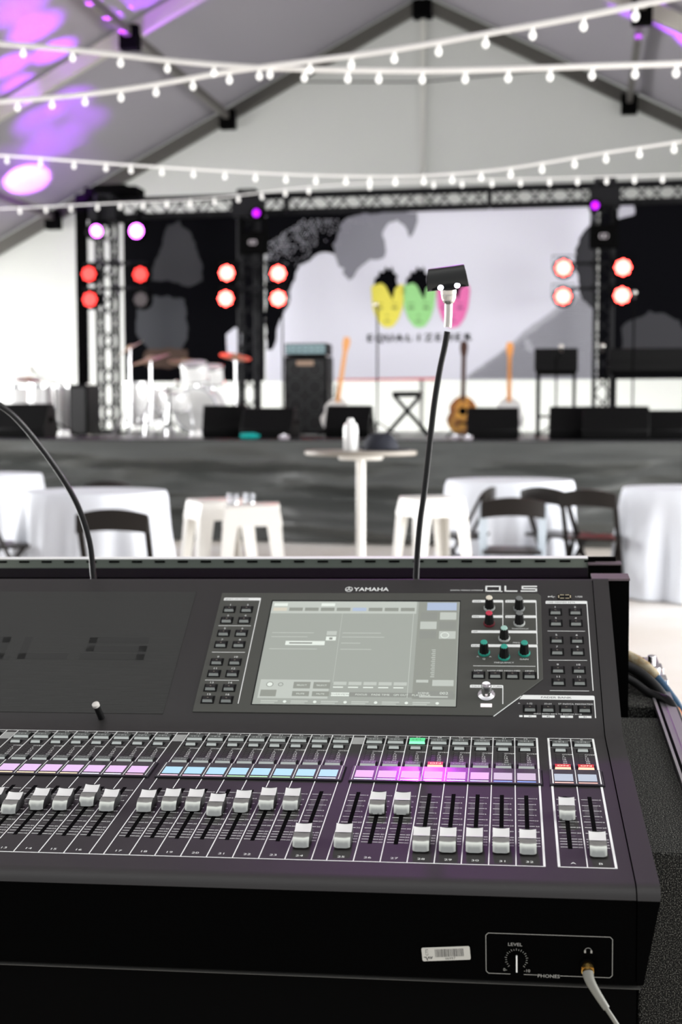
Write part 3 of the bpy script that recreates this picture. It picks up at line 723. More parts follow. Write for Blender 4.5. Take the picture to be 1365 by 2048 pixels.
def chair(label, leg=CH, lw=.035):
    t = thing('folding_chair', label, 'chair', group='folding chairs')     # faces +y, back rest at y = -.2
    for s in (-1, 1):
        m = MB(); m.bar((s*.20, -.20, .78), (s*.20, .19, 0.005), lw, .022); m.build('leg', leg, t)
        m = MB(); m.bar((s*.175, .14, .46), (s*.175, -.28, 0.005), lw*.9, .020); m.build('leg', leg, t)
    m = MB(); n = 14; vs = []
    for i in range(n+1):
        u = -1+2*i/n; x = u*.215; yb = -.22-.03*(1-u*u); top = .80+.035*(1-u*u); bot = .69+.02*(1-u*u)
        vs += [(x, yb, bot), (x, yb, top), (x, yb+.02, top), (x, yb+.02, bot)]
    fs = []
    for i in range(n):
        a = i*4
        for k in range(4): fs.append((a+k, a+(k+1) % 4, a+4+(k+1) % 4, a+4+k))
    fs += [(3, 2, 1, 0), (n*4, n*4+1, n*4+2, n*4+3)]; m.add(vs, fs); m.build('back_slat', CH, t)
    m = MB(); m.prism([(-.2, -.18), (.2, -.18), (.19, .2), (.12, .22), (-.12, .22), (-.19, .2)], .44, .465); m.build('seat', CH, t, bevel=.006)
    m = MB(); m.bar((-.19, .10, .17), (.19, .10, .17), .02); m.bar((-.175, -.18, .2), (.175, -.18, .2), .02); m.build('stretcher', leg, t)
    t.scale = (.915,)*3
    return t
def cpos(px, ytop, h=.765):
    k = (836-ytop)/FPX; D = (h-1.25)/k; q = aty(px, ytop, 1); d = ray(px, ytop); p = CAM+d*D; return (p.x, p.y, 0)
c0 = chair('dark folding chair backed against the nearer left tablecloth'); c0.location = cpos(239, 1012); c0.rotation_euler = (0, 0, R(8))
dup(c0, cpos(193, 964), R(175), 'dark folding chair whose back slat shows behind the nearer left table')
dup(c0, cpos(-8, 984), R(-40), 'dark folding chair at the left edge, the one farther from the desk')
dup(c0, cpos(2, 1016), R(-62), 'dark folding chair at the left edge, the one nearer the desk')
dup(c0, cpos(925, 972), R(82), 'dark folding chair just right of the right stool, turned sideways')
dup(c0, cpos(1120, 971), R(-35), 'dark folding chair behind the right shoulder of the pale-legged chair')
dup(c0, cpos(1188, 975), R(-12), 'dark folding chair against the right edge tablecloth')
c1 = chair('folding chair with pale blue-grey legs and a dark back slat', CHL, .056); c1.location = cpos(1026, 990); c1.rotation_euler = (0, 0, R(4))
def stool(px, ytop, rz, label):
    p = cpos(px, ytop, .765)
    t = thing('metal_stool', label, 'stool', p, rz, 'white metal bar stools')
    m = MB(); m.box(-.155, .155, -.155, .155, .745, .765); m.build('seat', WMET, t, bevel=.012)
    m = MB()
    for k in range(4):
        M = Matrix.Rotation(k*PI/2, 4, 'Z')
        m.add([(-.15, -.152, .75), (.15, -.152, .75), (.165, -.170, .65), (-.165, -.170, .65), (-.15, -.146, .75), (.15, -.146, .75), (.165, -.164, .65), (-.165, -.164, .65)],
              [(0, 3, 2, 1), (4, 5, 6, 7), (3, 7, 6, 2), (0, 1, 5, 4), (0, 4, 7, 3), (1, 2, 6, 5)], M=M)
    m.build('apron', WMET, t)
    for k in range(4):
        M = Matrix.Rotation(k*PI/2, 4, 'Z'); m = MB(); th = .004
        a, b = .165, .215
        # two folded faces of one leg, wide at the apron and narrow at the foot
        for sw in (0, 1):
            pts = [(a, a, .66), (a-.085, a, .66), (b-.035, b, 0), (b, b, 0)]
            if sw: pts = [(y, x, z) for x, y, z in pts]
            nrm = V((0, -th, 0)) if not sw else V((-th, 0, 0))
            vs = [V(q) for q in pts]+[V(q)+nrm for q in pts]
            m.add(vs, [(0, 1, 2, 3), (7, 6, 5, 4), (0, 4, 5, 1), (1, 5, 6, 2), (2, 6, 7, 3), (3, 7, 4, 0)], M=M)
        m.build('leg', WMET, t)
    m = MB()
    for s in (-1, 1): m.bar((s*.17, s*.17, .30), (-s*.17, -s*.17, .30), .018, .006); 
    m.bar((.17, -.17, .31), (-.17, .17, .31), .018, .006); m.build('cross_brace', WMET, t)
    return t
s1 = stool(437, 998, R(34), 'white metal bar stool, the left and farther of the two touching')
s2 = stool(505, 1007, R(14), 'white metal bar stool, the right one of the pair with a glass on it')
s3 = stool(864, 993, R(32), 'white metal bar stool standing alone behind the right gooseneck')
GL = mat('clear_glass', (.95, .97, 1), .05, trans=.9)
for dx, dy, lab in ((-.05, -.02, 'small clear glass on the paired stools, left of two'), (.03, .04, 'small clear glass on the paired stools, right of two')):
    m = MB(); m.lathe([(.030, 0), (.036, .055), (.033, .055), (.028, .006)], n=20)
    p = V(cpos(505, 1007, .765)); tag(m.build('drinking_glass', GL, loc=(p.x+dx-.06, p.y+dy, .766)), lab, 'glass', 'glasses on the stools')
# tall cocktail table with bottle and cap
p = V(cpos(722, 905, 1.07)); 
k_ = (836-901)/FPX; D_ = (1.07-1.25)/k_; p = CAM+ray(722, 901)*D_
t = thing('cocktail_table', 'tall pale cocktail table on one slim post', 'table', (p.x, p.y, 0))
m = MB(); m.lathe([(.30, 1.045), (.31, 1.05), (.31, 1.068), (.305, 1.07)], n=48); m.build('tabletop', mat('beige_tabletop', (.30, .27, .23), .5), t)
m = MB(); m.cyl((0, 0, .02), (0, 0, 1.045), .026); m.lathe([(.12, 1.02), (.13, 1.045)]); m.build('post', WMET, t)
m = MB(); m.lathe([(.25, 0), (.25, .012), (.06, .03)], n=32); m.build('foot', WMET, t)
m = MB(); m.lathe([(.036, 0), (.040, .008), (.040, .115), (.034, .145), (.018, .158), (.016, .175), (.0, .178)], n=24)
q = CAM+ray(705, 901)*D_; tag(m.build('white_bottle', WSH, loc=(q.x, q.y-.05, 1.0705)), 'white bottle standing on the cocktail table beside the dark cap', 'bottle')
q = CAM+ray(762, 901)*D_
t = thing('baseball_cap', 'dark cap lying on the tall cocktail table', 'cap', (q.x, q.y, 1.0705), R(-14))
NAVY = mat('dark_navy_cloth', (.016, .018, .028), .8)
m = MB(); vs = []; fs = []; n = 28
for i in range(9):
    th = PI/2*i/8
    for k in range(n):
        a = 2*PI*k/n; rr = .092*math.cos(th)**.8; vs.append((rr*math.cos(a)*1.12, rr*math.sin(a), .095*math.sin(th)*(1-.18*noise.noise(V((math.cos(a)*2, math.sin(a)*2, i*.3))))))
for i in range(8):
    for k in range(n): fs.append((i*n+k, i*n+(k+1) % n, (i+1)*n+(k+1) % n, (i+1)*n+k))
m.add(vs, fs); m.build('crown', NAVY, t)
m = MB(); pts = [(.06+.11*math.cos(a*PI/12), .085*math.sin(a*PI/12)) for a in range(-6, 7)]
m.prism(pts, .004, .010); m.build('brim', NAVY, t)
m = MB(); m.ring([(-.09-.02*math.sin(a*PI/10), -.05+.01*a, .01+.01*math.sin(a*PI/10)) for a in range(11)], .008, n=6); m.build('strap', NAVY, t)

# ------------------------------------------------------------------ the mixing console (millimetres in its own frame)
K = .001
con = thing('mixing_console', 'large black digital mixing console with silver faders and a wide display', 'mixing console', Mx=CON)
cb, sb = math.cos(.49663143), math.sin(.49663143)
SPM = Matrix(((1, 0, 0, 0), (0, cb, -sb, 401.86), (0, sb, cb, 19.98), (0, 0, 0, 1)))    # display slope: x, t up the slope, h off it
def spv(s, t, h=0): return SPM @ V((s, t, h))
def F(): return MB(k=K)
def SP(): return MB(T=SPM, k=K)
XL, XR, XE = -668.5, 283.3, 305.0
prof = [(-28, -93), (-44, -90), (-44.6, -15), (-43.7, -9.5), (-41.2, -5), (-37, -2), (-32, -.5), (-27, 0)]
prof += [(349, 0), (356, .5), (364, 2.2), (372, 5), (380.5, 8.6)]
top = [(401.86+t*cb, 19.98+t*sb) for t in (-14, 237)]; prof += top
prof += [(401.86+241*cb+1, 19.98+241*sb-1.5), (619, 128), (619, -93)]
m = F(); m.extx(prof, XL, XR, 0)
m.f = m.f; body = m.build('body', [PAINT, FRONT], con)
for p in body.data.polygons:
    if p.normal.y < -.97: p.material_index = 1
def side(name, s, x0, x1):
    m = F(); pr = [(y+(-.6 if y < 0 else 0), z+(.8 if z > -5 else 0)) for y, z in prof]
    if s > 0: m.extx(pr, x0, lambda y, z: x1-max(0, -z-4)*.17)
    else: m.extx(pr, lambda y, z: x1+max(0, -z-4)*.17, x0)
    o = m.build(name, [PAINT, FRONT], con)
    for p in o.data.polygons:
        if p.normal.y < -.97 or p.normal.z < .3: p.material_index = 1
side('side_panel', 1, XR+1.1, XE); side('side_panel', -1, XL-1.1, XL-22)
m = F(); m.box(XL, XE-17, -45.6, -40, -93.8, -93.2); m.build('bottom_edge_glint', mat('painted_edge_glint', (.05, .05, .045), .5), con)  # thin paler strip added for the glint on the bottom bevel

# printed white legend, one mesh
LG = F(); Z = .25
def rect(m, x0, x1, y0, y1, z=Z, mi=0): m.add([(x0, y0, z), (x1, y0, z), (x1, y1, z), (x0, y1, z)], [(0, 1, 2, 3)], mi)
def seg(m, x0, y0, x1, y1, w_, z=Z, mi=0):
    d = V((x1-x0, y1-y0, 0)).normalized()*w_/2; n = V((-d.y, d.x, 0))
    m.add([(x0-n.x, y0-n.y, z), (x1-n.x, y1-n.y, z), (x1+n.x, y1+n.y, z), (x0+n.x, y0+n.y, z)], [(0, 1, 2, 3)], mi)
Pc = 25.4; GAP = 14.69
G = [-3*(8*Pc+GAP), -2*(8*Pc+GAP), -(8*Pc+GAP), 0.0]; MX = 8*Pc+14.7
chans = [(G[g]+(i+.5)*Pc, g*8+i+1, str(g*8+i+1)) for g in range(4) for i in range(8)] + [(MX+(i+.5)*Pc, 33+i, 'AB'[i]) for i in range(2)]
# borders
rect(LG, G[0], 8*Pc+1.8, 350, 351.4); rect(LG, G[0], 8*Pc+1.8, -.8, .6); rect(LG, 8*Pc-.4, 8*Pc+1.8, -.8, 351.4); rect(LG, G[0]-1.8, G[0]+.4, -.8, 351.4)
rect(LG, MX-1.8, MX+2*Pc+1.8, 350, 351.4); rect(LG, MX-1.8, MX+2*Pc+1.8, -.8, .8)
rect(LG, MX-1.8, MX+.6, -.8, 351.4); rect(LG, MX+2*Pc-.6, MX+2*Pc+1.8, -.8, 351.4)
BT = 2.3        # top of the raised display strips
for g, x0 in enumerate(G+[MX]):
    n = 2 if g == 4 else 8
    for i in range(n+1):
        if (g == 3 and i == 8) or (g == 4 and i != 1) or (g == 0 and i == 0): w2 = None
        else: w2 = .55
        x = x0+i*Pc
        if w2:
            rect(LG, x-w2, x+w2, 0, 199.5); rect(LG, x-w2, x+w2, 245, 351)
            rect(LG, x-w2*.8, x+w2*.8, 202, 243, BT+.15)
        elif g >= 3: rect(LG, x-.2, x+1.2, 202, 243, BT+.15)
    for i in range(n):
        rect(LG, x0+i*Pc+.8, x0+(i+1)*Pc-.8, 343, 343.7); rect(LG, x0+i*Pc+.8, x0+(i+1)*Pc-.8, 319, 319.6, mi=1)
for g in range(3): rect(LG, G[g]+8*Pc+.8, G[g+1]-.8, 319.5, 343, mi=1)
majors = [(162.8, '10'), (147.3, '5'), (133.6, '0'), (119, '5'), (105.1, '10'), (91.2, '20'), (77.6, '30'), (63.2, '40'), (57.2, '50'), (50.9, '60'), (44.2, '00')]
minors = [155, 144.6, 141.9, 139.1, 136.4, 130.7, 127.8, 124.9, 122, 112, 98, 84.4, 70.4]
for cx, num, lab in chans:
    sx_ = cx-1.3
    for v_, tx in majors:
        rect(LG, sx_-9, sx_-2.3, v_-.46, v_+.46); rect(LG, sx_+2.3, sx_+7.6, v_-.46, v_+.46)
        LG.text(tx, sx_+8.2, v_-.1, Z, 3.6, 1.15, 'L')
    for v_ in minors:
        rect(LG, sx_-7, sx_-2.3, v_-.22, v_+.22, mi=1); rect(LG, sx_+2.3, sx_+6.2, v_-.22, v_+.22, mi=1)
    LG.text(lab, cx, 9, Z, 5.6, 1.35, 'C')
    LG.text(lab, cx, 346.8, Z, 4.0, 1.4, 'C')
    for k, tx in enumerate(('OVER', '6', '12', '18', '30', '60')[:6]):
        LG.text(tx, cx+1.0, 296.5-k*5.5, Z, 4.2, 1.15, 'L')
# slope legend
LS = SP()
LS.text('YAMAHA', -15.2, 217.6, Z+.1, 10.6, 1.0, 'C')
def fit(m, t, x0, x1, y, size, z=Z+.1, mi=0):
    m.text(t, (x0+x1)/2, y, z, size, (x1-x0)/(size*text_geo(t)[2]), 'C', mi)
LS.v = []; LS.f = []; LS.m = []
fit(LS, 'YAMAHA', -39.5, 8.3, 217.4, 10.2); 
# bolder: print twice with a small offset
fit(LS, 'YAMAHA', -39.1, 8.7, 217.4, 10.2, Z+.13); fit(LS, 'YAMAHA', -39.3, 8.5, 217.8, 10.2, Z+.16)
def circ(m, x, y, r0, r1, z=Z+.1, mi=0, n=28):
    vs = [(x+r_*math.cos(2*PI*k/n), y+r_*math.sin(2*PI*k/n), z) for r_ in (r0, r1) for k in range(n)]
    m.add(vs, [(k, (k+1) % n, n+(k+1) % n, n+k) for k in range(n)], mi)
circ(LS, -46.3, 217.4, 4.3, 5.2)
for k in range(3):
    a = PI/2+k*2*PI/3; seg(LS, -46.3-1.0*math.cos(a), 217.4-1.0*math.sin(a), -46.3+4.4*math.cos(a), 217.4+4.4*math.sin(a), .9, Z+.1)
    for s in (-1, 1): 
        b_ = a+s*.42; seg(LS, -46.3+1.9*math.cos(b_), 217.4+1.9*math.sin(b_), -46.3+3.5*math.cos(b_), 217.4+3.5*math.sin(b_), .5, Z+.1)
fit(LS, 'DIGITAL MIXING CONSOLE', 93, 137, 215.8, 3.6)
# QL5 in wide squared strokes
def stroke(m, pts, w_, z=Z+.1, mi=0):
    for (a, b), (c, d) in zip(pts, pts[1:]):
        L = math.hypot(c-a, d-b); ex = (c-a)/L*w_/2; ey = (d-b)/L*w_/2
        seg(m, a-ex, b-ey, c+ex, d+ey, w_, z, mi)
def ql5(m, x0, x1, y0, y1, w_, z=Z+.1, mi=0):
    W = x1-x0; h = w_/2
    q0, q1 = x0, x0+W*.30; stroke(m, [(q0+h, y0+h), (q1-h, y0+h), (q1-h, y1-h), (q0+h, y1-h), (q0+h, y0+h)], w_, z, mi); stroke(m, [((q0+q1)/2, y0+h*1.6), (q1+h, y0+h*.4)], w_*.8, z, mi)
    l0, l1 = x0+W*.37, x0+W*.62; stroke(m, [(l0+h, y1-h), (l0+h, y0+h), (l1-h, y0+h)], w_, z, mi)
    f0, f1 = x0+W*.70, x1; ym = (y0+y1)/2; stroke(m, [(f1-h, y1-h), (f0+h, y1-h), (f0+h, ym), (f1-h, ym), (f1-h, y0+h), (f0, y0+h)], w_, z, mi)
ql5(LS, 140, 209.5, 213, 225, 2.4)
PZ = 1.25       # top of the raised display panel
def hdr(x0, x1, t, txt, low, h=5.0, z=Z+.1, lw=1.1, txtsize=3.3, xt=None):
    y0, y1 = t-h/2, t+h/2
    LS.add([(x0, y0, z), (x1, y0, z), (x1, y1-1.2, z), (x1-1.2, y1, z), (x0+1, y1, z), (x0, y1-1, z)], [(0, 1, 2, 3, 4, 5)])
    if low is not None: rect(LS, x1-lw, x1, low, y0, z)
    if txt: LS.text(txt, x0+1.5 if xt is None else xt, t-.1, z+.05, txtsize, 1.25, 'L' if xt is None else 'C', 1)
PZ1 = PZ+.1
hdr(-217.6, -166, 195.8, 'SENDS ON FADER', .5, z=PZ1, h=5.4)
for t in (142.6, 91.9, 40.9): rect(LS, -216.3, -171.8, t-.4, t+.4, PZ1)
keys = []
rows = [174.5, 153, 127.8, 106.2, 73.8, 52.6, 27.1, 6.4]
for r_, t in enumerate(rows):
    for c_, x in enumerate((-206.5, -182.5)):
        keys.append((x, t, PZ)); LS.text(str(r_*2+c_+1), x, t+9.6, PZ1, 4.4, 1.35)
hdr(123, 164.2, 192.6, 'GAIN', 164.8, z=PZ1); hdr(166.9, 208, 192.6, 'DYNAMICS 1', 164.8, z=PZ1)
hdr(123, 164.2, 162.6, 'PAN', 136, z=PZ1); hdr(166.9, 208, 162.6, 'DYNAMICS 2', 136, z=PZ1)
hdr(123, 208, 133.6, 'HPF', 110.5, z=PZ1); hdr(123, 208, 107.6, 'EQUALIZER', 49, z=PZ1)
rect(LS, 126.3, 204.5, 70.4, 71.2, PZ1)
LS.text('THRESHOLD', 186, 139.6, PZ1, 3.0, 1.3); LS.text('FREQ', 181, 113.5, PZ1, 3, 1.3); LS.text('Q', 139.8, 83.5, PZ1, 3.6, 1.3); LS.text('FREQUENCY', 165.3, 77, PZ1, 3.4, 1.3); LS.text('GAIN', 190.5, 83.3, PZ1, 3.6, 1.3)
for s in (-1, 1): seg(LS, 139.8+s*8-1.2, 86.5, 139.8+s*8, 88.3, .5, PZ1); seg(LS, 139.8+s*8, 88.3, 139.8+s*8+1.2, 86.5, .5, PZ1)
for x, n_ in ((133.2, 'LOW'), (154.3, 'LOW-MID'), (175.6, 'HIGH-MID'), (197, 'HIGH')):
    keys.append((x, 54.2, PZ)); LS.text(n_, x, 62.6, PZ1, 3.4, 1.3)
hdr(123, 164.3, 35, 'TOUCH AND TURN', 5.2, z=PZ1, txtsize=3.4)
# user defined keys
hdr(220.2, 274.8, 191.9, 'USER DEFINED KEYS', 30.3, h=5.6)
for r_, t in enumerate([173.2, 151.7, 119.7, 98.1, 65.8, 44.5]):
    for c_, x in enumerate((232.5, 258.4)): keys.append((x, t, 0)); LS.text(str(r_*2+c_+1), x, t+9.6, Z+.1, 4.4, 1.35)
for t in (136.5, 83, 29.8): rect(LS, 221.4, 269.4, t-.4, t+.4, Z+.1)
LS.text('USB', 264.5, 203.2, Z+.1, 4, 1.4); seg(LS, 224, 203, 233, 203, .6, Z+.1); circ(LS, 224.5, 203, 0, 1.1, Z+.12); seg(LS, 227, 203, 229.5, 205.2, .6, Z+.1); seg(LS, 228.5, 203, 231, 201, .6, Z+.1)
# fader bank
LS.add([(184, 14.6, Z+.1), (275.4, 14.6, Z+.1), (275.4, 20.6, Z+.1), (274, 22, Z+.1), (188.5, 22, Z+.1)], [(0, 1, 2, 3, 4)]); rect(LS, 274.2, 275.4, -15, 15, Z+.1)
seg(LS, 186.5, 20.2, 152.6, -14.4, 1.3, Z+.12); LS.text('FADER BANK', 229, 18.2, Z+.2, 4.2, 1.5, 'C', 1)
LS.text('A', 183.5, 7.8, Z+.1, 3.2, 1.3)
for x, a_, b_ in ((196.6, '1-32', 'B1'), (218.6, '33-64', 'B2'), (240.5, 'ST IN/DCA', 'B3'), (262.4, 'MIX/MATRIX', 'B4')):
    keys.append((x, -1, 0)); LS.text(a_, x, 7.6, Z+.1, 3.4, 1.15); rect(LS, x-7.5, x+7.5, -15.2, -11.6, Z+.1); LS.text(b_, x, -13.4, Z+.2, 2.8, 1.3, 'C', 1)
rect(LS, 183.6, 187.6, -15, -11.8, Z+.1); LS.text('PRESS BOTH KEYS TO SWITCH A<>B', 230, -9.2, Z+.1, 2.8, 1.25)
DARKP = mat('black_print', (.02, .02, .02), .6)
leg = F(); leg.v = LG.v+LS.v; off = len(LG.v)
leg.f = LG.f+[tuple(i+off for i in f) for f in LS.f]
leg.m = [0 if q == 0 else 2 for q in LG.m]+LS.m
leg.build('printed_legend', [WHITE, DARKP, DIM], con, smooth=False)

# raised display panel with its cut corner, screen and keys
m = SP(); m.prism([(-222.8, -14), (152, -14), (213.5, 49), (214.2, 204), (210, 209), (-222.8, 209)], -1, PZ); pan = m.build('display_panel', PANEL, con, bevel=.0006)
SW, SH = 254.97, 191.23; SX0 = -148.69
m = SP(); m.prism([(SX0-1.6, -1.2), (SX0+SW+1, -1.2), (SX0+SW+1, SH+2.6), (SX0-1.6, SH+2.6)], .3, PZ+.12); m.build('screen_gasket', WELL, con)
SCR = mat('display_glass', (.02, .022, .02), .28, emit=(.30, .32, .288), es=1.0)
scr = None
m = SP(); m.prism([(SX0, 0), (SX0+SW, 0), (SX0+SW, SH), (SX0, SH)], PZ, PZ+.25); scr = m.build('screen', SCR, con, smooth=False)
UI = [emis('ui_light', (.37, .395, .36), 1), emis('ui_dim', (.20, .212, .185), 1), emis('ui_blue', (.30, .36, .47), 1), emis('ui_white', (.56, .60, .55), 1), emis('ui_dark', (.19, .20, .18), 1), emis('ui_warm', (.47, .44, .36), 1)]
m = SP(); zu = [PZ+.3]
def ui(u0, u1, v0, v1, k, lay=0): rect(m, SX0+u0*SW, SX0+u1*SW, (1-v1)*SH, (1-v0)*SH, PZ+.30+lay*.03, k)
def ut(t, u, v, sz, k, al='C', sx=1.2): m.text(t, SX0+u*SW, (1-v)*SH, PZ+.42, sz, sx, al, k)
ui(.0, .775, .0, .125, 0)
for i in range(9): ui(.012+i*.085, .085+i*.085, .02, .05, 3 if i in (0, 3) else 0, 1); ui(.012+i*.085, .085+i*.085, .065, .10, 5 if i == 0 else 2 if i == 5 else 1, 1)
ui(.785, .995, .0, .94, 1)
ui(.83, .985, .01, .09, 2, 1)
for r_ in range(3):
    for c_ in range(2): ui(.80+c_*.10, .885+c_*.10, .11+r_*.095, .185+r_*.095, 0 if (r_+c_) % 2 else 4, 1)
circ(m, SX0+.93*SW, (1-.34)*SH, 4.5, 5.6, PZ+.36, 3)
for k in range(15): ui(.868+(k % 2)*.004, .888, .48+k*.018, .488+k*.018, 0, 1)
ui(.80, .86, .765, .79, 0, 1); ui(.88, .985, .765, .82, 0, 1)
ui(.80, .985, .865, .935, 4, 1); ut('SCENE', .84, .885, 4, 3); ut('002', .94, .885, 6, 3); ui(.82, .96, .912, .924, 0, 2)
ui(.11, .315, .405, .445, 3, 1); ui(.13, .25, .418, .432, 4, 2); ui(.318, .37, .36, .398, 3, 1); ui(.318, .37, .305, .345, 0, 1); ui(.335, .352, .368, .39, 4, 2)
for (u, v, w_) in ((.03, .32, .22), (.03, .36, .19), (.40, .32, .20), (.40, .36, .22), (.40, .42, .10), (.03, .48, .25), (.40, .48, .16)): ui(u, u+w_, v, v+.006, 0, 1)
ui(.385, .387, .12, .80, 0, 1); ui(.76, .763, .12, .93, 0, 1)
ui(.02, .37, .775, .945, 0, 0)
circ(m, SX0+.07*SW, (1-.82)*SH, 3.6, 4.6, PZ+.36, 4); circ(m, SX0+.07*SW, (1-.82)*SH, 0, 3.4, PZ+.36, 3); circ(m, SX0+.125*SW, (1-.82)*SH, 2.4, 3.4, PZ+.36, 4)
for i in range(2):
    ui(.19+i*.10, .275+i*.10, .795, .855, 1, 1); ui(.19+i*.10, .275+i*.10, .88, .925, 1, 1); ut('SELECT', .232+i*.10, .825, 3.4, 3); ut('MUTE', .232+i*.10, .903, 3.4, 3)
ui(.03, .11, .87, .93, 1, 1)
for i in range(5): ui(.39+i*.075, .455+i*.075, .79, .82, 0, 1); ui(.39+i*.075, .44+i*.075, .835, .845, 3, 1)
ui(.385, .995, .885, .925, 4, 0); ui(.385, .475, .888, .922, 3, 1); ut('OVERVIEW', .43, .905, 4, 4)
for u, tx in ((.535, 'FOCUS'), (.63, 'FADE TIME'), (.73, 'GPI OUT'), (.83, 'PLAYBACK')): ut(tx, u, .905, 4, 3)
for i in range(6): circ(m, SX0+(.16+i*.15)*SW, (1-.975)*SH, 0, 2.2, PZ+.36, 3, 16); ui(.04+i*.15, .125+i*.15, .965, .975, 0, 1); ui(.04+i*.15, .11+i*.15, .982, .99, 0, 1)
m.build('interface', UI, scr, smooth=False)

# small square keys on the slope
KT = mat('black_key_top', (.010, .010, .010), .25)
LED = mat('unlit_led', (.12, .10, .08), .4)
def keymesh(w_, d_, lip, name='key', lit=None, frame=2.2, tall=3.2):
    m = F()
    m.box(-w_/2-frame, w_/2+frame, -d_/2-frame, d_/2+frame, -.3, .35, 0)
    y0, y1 = -d_/2, d_/2
    m.add([(-w_/2, y0, .3), (w_/2, y0, .3), (w_/2, y1, .3), (-w_/2, y1, .3), (-w_/2+.5, y0+2.2, tall), (w_/2-.5, y0+2.2, tall), (w_/2-.3, y1-.3, tall*.9), (-w_/2+.3, y1-.3, tall*.9)],
          [(1, 2, 6, 5), (2, 3, 7, 6), (3, 0, 4, 7)], 0)
    b_ = [(-w_/2, y0, .3), (w_/2, y0, .3), (w_/2-.5, y0+2.2, tall), (-w_/2+.5, y0+2.2, tall)]
    m.add(b_, [(0, 1, 2, 3)], 2)
    c_ = [(-w_/2+.5, y0+2.2, tall), (w_/2-.5, y0+2.2, tall), (w_/2-.3, y1-.3, tall*.9), (-w_/2+.3, y1-.3, tall*.9)]
    m.add(c_, [(0, 1, 2, 3)], 1)
    return m
mk = keymesh(13, 9, LIP); rect(mk, -1.1, 1.1, .2, 1.6, 3.4, 3)
k0 = mk.build('panel_key', [WELL, KT, LIP, LED], con)
rotS = Matrix.Rotation(.49663143, 4, 'X')
for i, (x, t, z) in enumerate(keys):
    o = k0 if i == 0 else part('panel_key', k0, con)
    o.matrix_local = Matrix.Translation(spv(x, t, z)*K) @ rotS
# rotary knobs
def rotary(x, t, cap, skirt, z=PZ, h=19):
    m = F(); n = 36
    def fl(r_, k): return r_*(1+(.035 if k % 4 < 2 else -.035))
    vs = []; lv = [(6.6, 2.5), (6.0, 4), (5.2, 12), (4.9, h-1), (4.3, h)]
    for r_, zz in lv: vs += [(fl(r_, k)*math.cos(2*PI*k/n), fl(r_, k)*math.sin(2*PI*k/n), zz) for k in range(n)]
    m.add(vs, [(i*n+k, i*n+(k+1) % n, (i+1)*n+(k+1) % n, (i+1)*n+k) for i in range(len(lv)-1) for k in range(n)]+[tuple((len(lv)-1)*n+k for k in range(n))])
    o = m.build('rotary_knob', RUB, con, ang=25); o.matrix_local = Matrix.Translation(spv(x, t, z)*K) @ rotS
    m = F(); m.lathe([(4.5, h-2.2), (4.75, h-1.2), (4.2, h+.4), (2.8, h+.7), (.05, h+.35)], n=24); m.build('knob_cap', cap, o)
    m = F(); m.lathe([(7.6, .1), (7.6, 1.6), (6.9, 2.9), (6.2, 3.0)], n=32); m.build('knob_skirt', skirt, o)
IV = mat('ivory_cap', (.80, .74, .60), .4); RD = mat('red_cap', (.60, .03, .07), .4); GR = mat('grey_cap', (.17, .18, .17), .45); GRN = mat('green_cap', (.02, .34, .25), .4); LG_ = mat('pale_green_cap', (.38, .60, .52), .4); MR = mat('maroon_skirt', (.16, .01, .02), .4)
GS = mat('grey_skirt', (.28, .30, .29), .4); PGS = mat('pale_grey_skirt', (.5, .53, .5), .4)
for x, t, c_, s_ in ((145.8, 179, IV, PGS), (185, 178, GR, GS), (145.9, 149, RD, MR), (185, 149.5, GR, PGS), (165.4, 121, LG_, PGS), (139.9, 94.5, GRN, GRN), (165.3, 87, GRN, GRN), (190.9, 94, GRN, GRN)): rotary(x, t, c_, s_)
m = F(); m.lathe([(10.6, 0), (10.6, 1.2), (9, 2.4), (6.5, 3), (6.2, 4), (6.0, 17), (5.2, 18.4), (3.4, 17.9), (.05, 17.6)], n=40); o = m.build('touch_knob', CHROME, con); o.matrix_local = Matrix.Translation(spv(143.6, 20.5, PZ)*K) @ rotS
m = SP(); m.prism([(136.5, -.4), (150.5, -.4), (150.5, 5.5), (136.5, 5.5)], PZ, PZ+.5); m.build('indicator', mat('pale_pink_indicator', (.85, .78, .78), .5, emit=(1, .9, .9), es=.35), con, bevel=.0003)
m = SP(); m.prism([(236, 198), (254.4, 198), (254.4, 208), (236, 208)], 0, .5); u_ = m.build('usb_port', WELL, con)
m = SP()
for x0, x1 in ((239.5, 244.8), (246.5, 251.6)): rect(m, x0, x1, 199.3, 200.3, .7); rect(m, x0, x1, 205.9, 206.9, .7)
rect(m, 237.2, 238.3, 200.5, 205.7, .7); rect(m, 252.6, 253.7, 200.5, 205.7, .7); m.build('port_contacts', mat('warm_contact', (.85, .75, .5), .35, metal=.5), u_)

# left grooved plate with the sunken model name
gm = mat('grooved_plastic', (.022, .023, .0195), .5)
n_ = gm.node_tree; b_ = n_.nodes['Principled BSDF']; tcn = n_.nodes.new('ShaderNodeTexCoord'); wv = n_.nodes.new('ShaderNodeTexWave'); wv.bands_direction = 'Y'; wv.inputs['Scale'].default_value = 125
bp = n_.nodes.new('ShaderNodeBump'); bp.inputs['Strength'].default_value = .5; bp.inputs['Distance'].default_value = .0006
n_.links.new(tcn.outputs['Object'], wv.inputs[0]); n_.links.new(wv.outputs['Fac'], bp.inputs['Height']); n_.links.new(bp.outputs[0], b_.inputs['Normal'])
m = SP(); m.prism([(-640, -18), (-260, -18), (-260, 211), (-640, 211)], -.5, .5); gp = m.build('grooved_plate', gm, con)
m = SP(); ql5(m, -582, -306, 77, 119, 11, z=.62); m.build('embossed_name', mat('dark_emboss', (.015, .016, .0135), .5), gp, smooth=False)

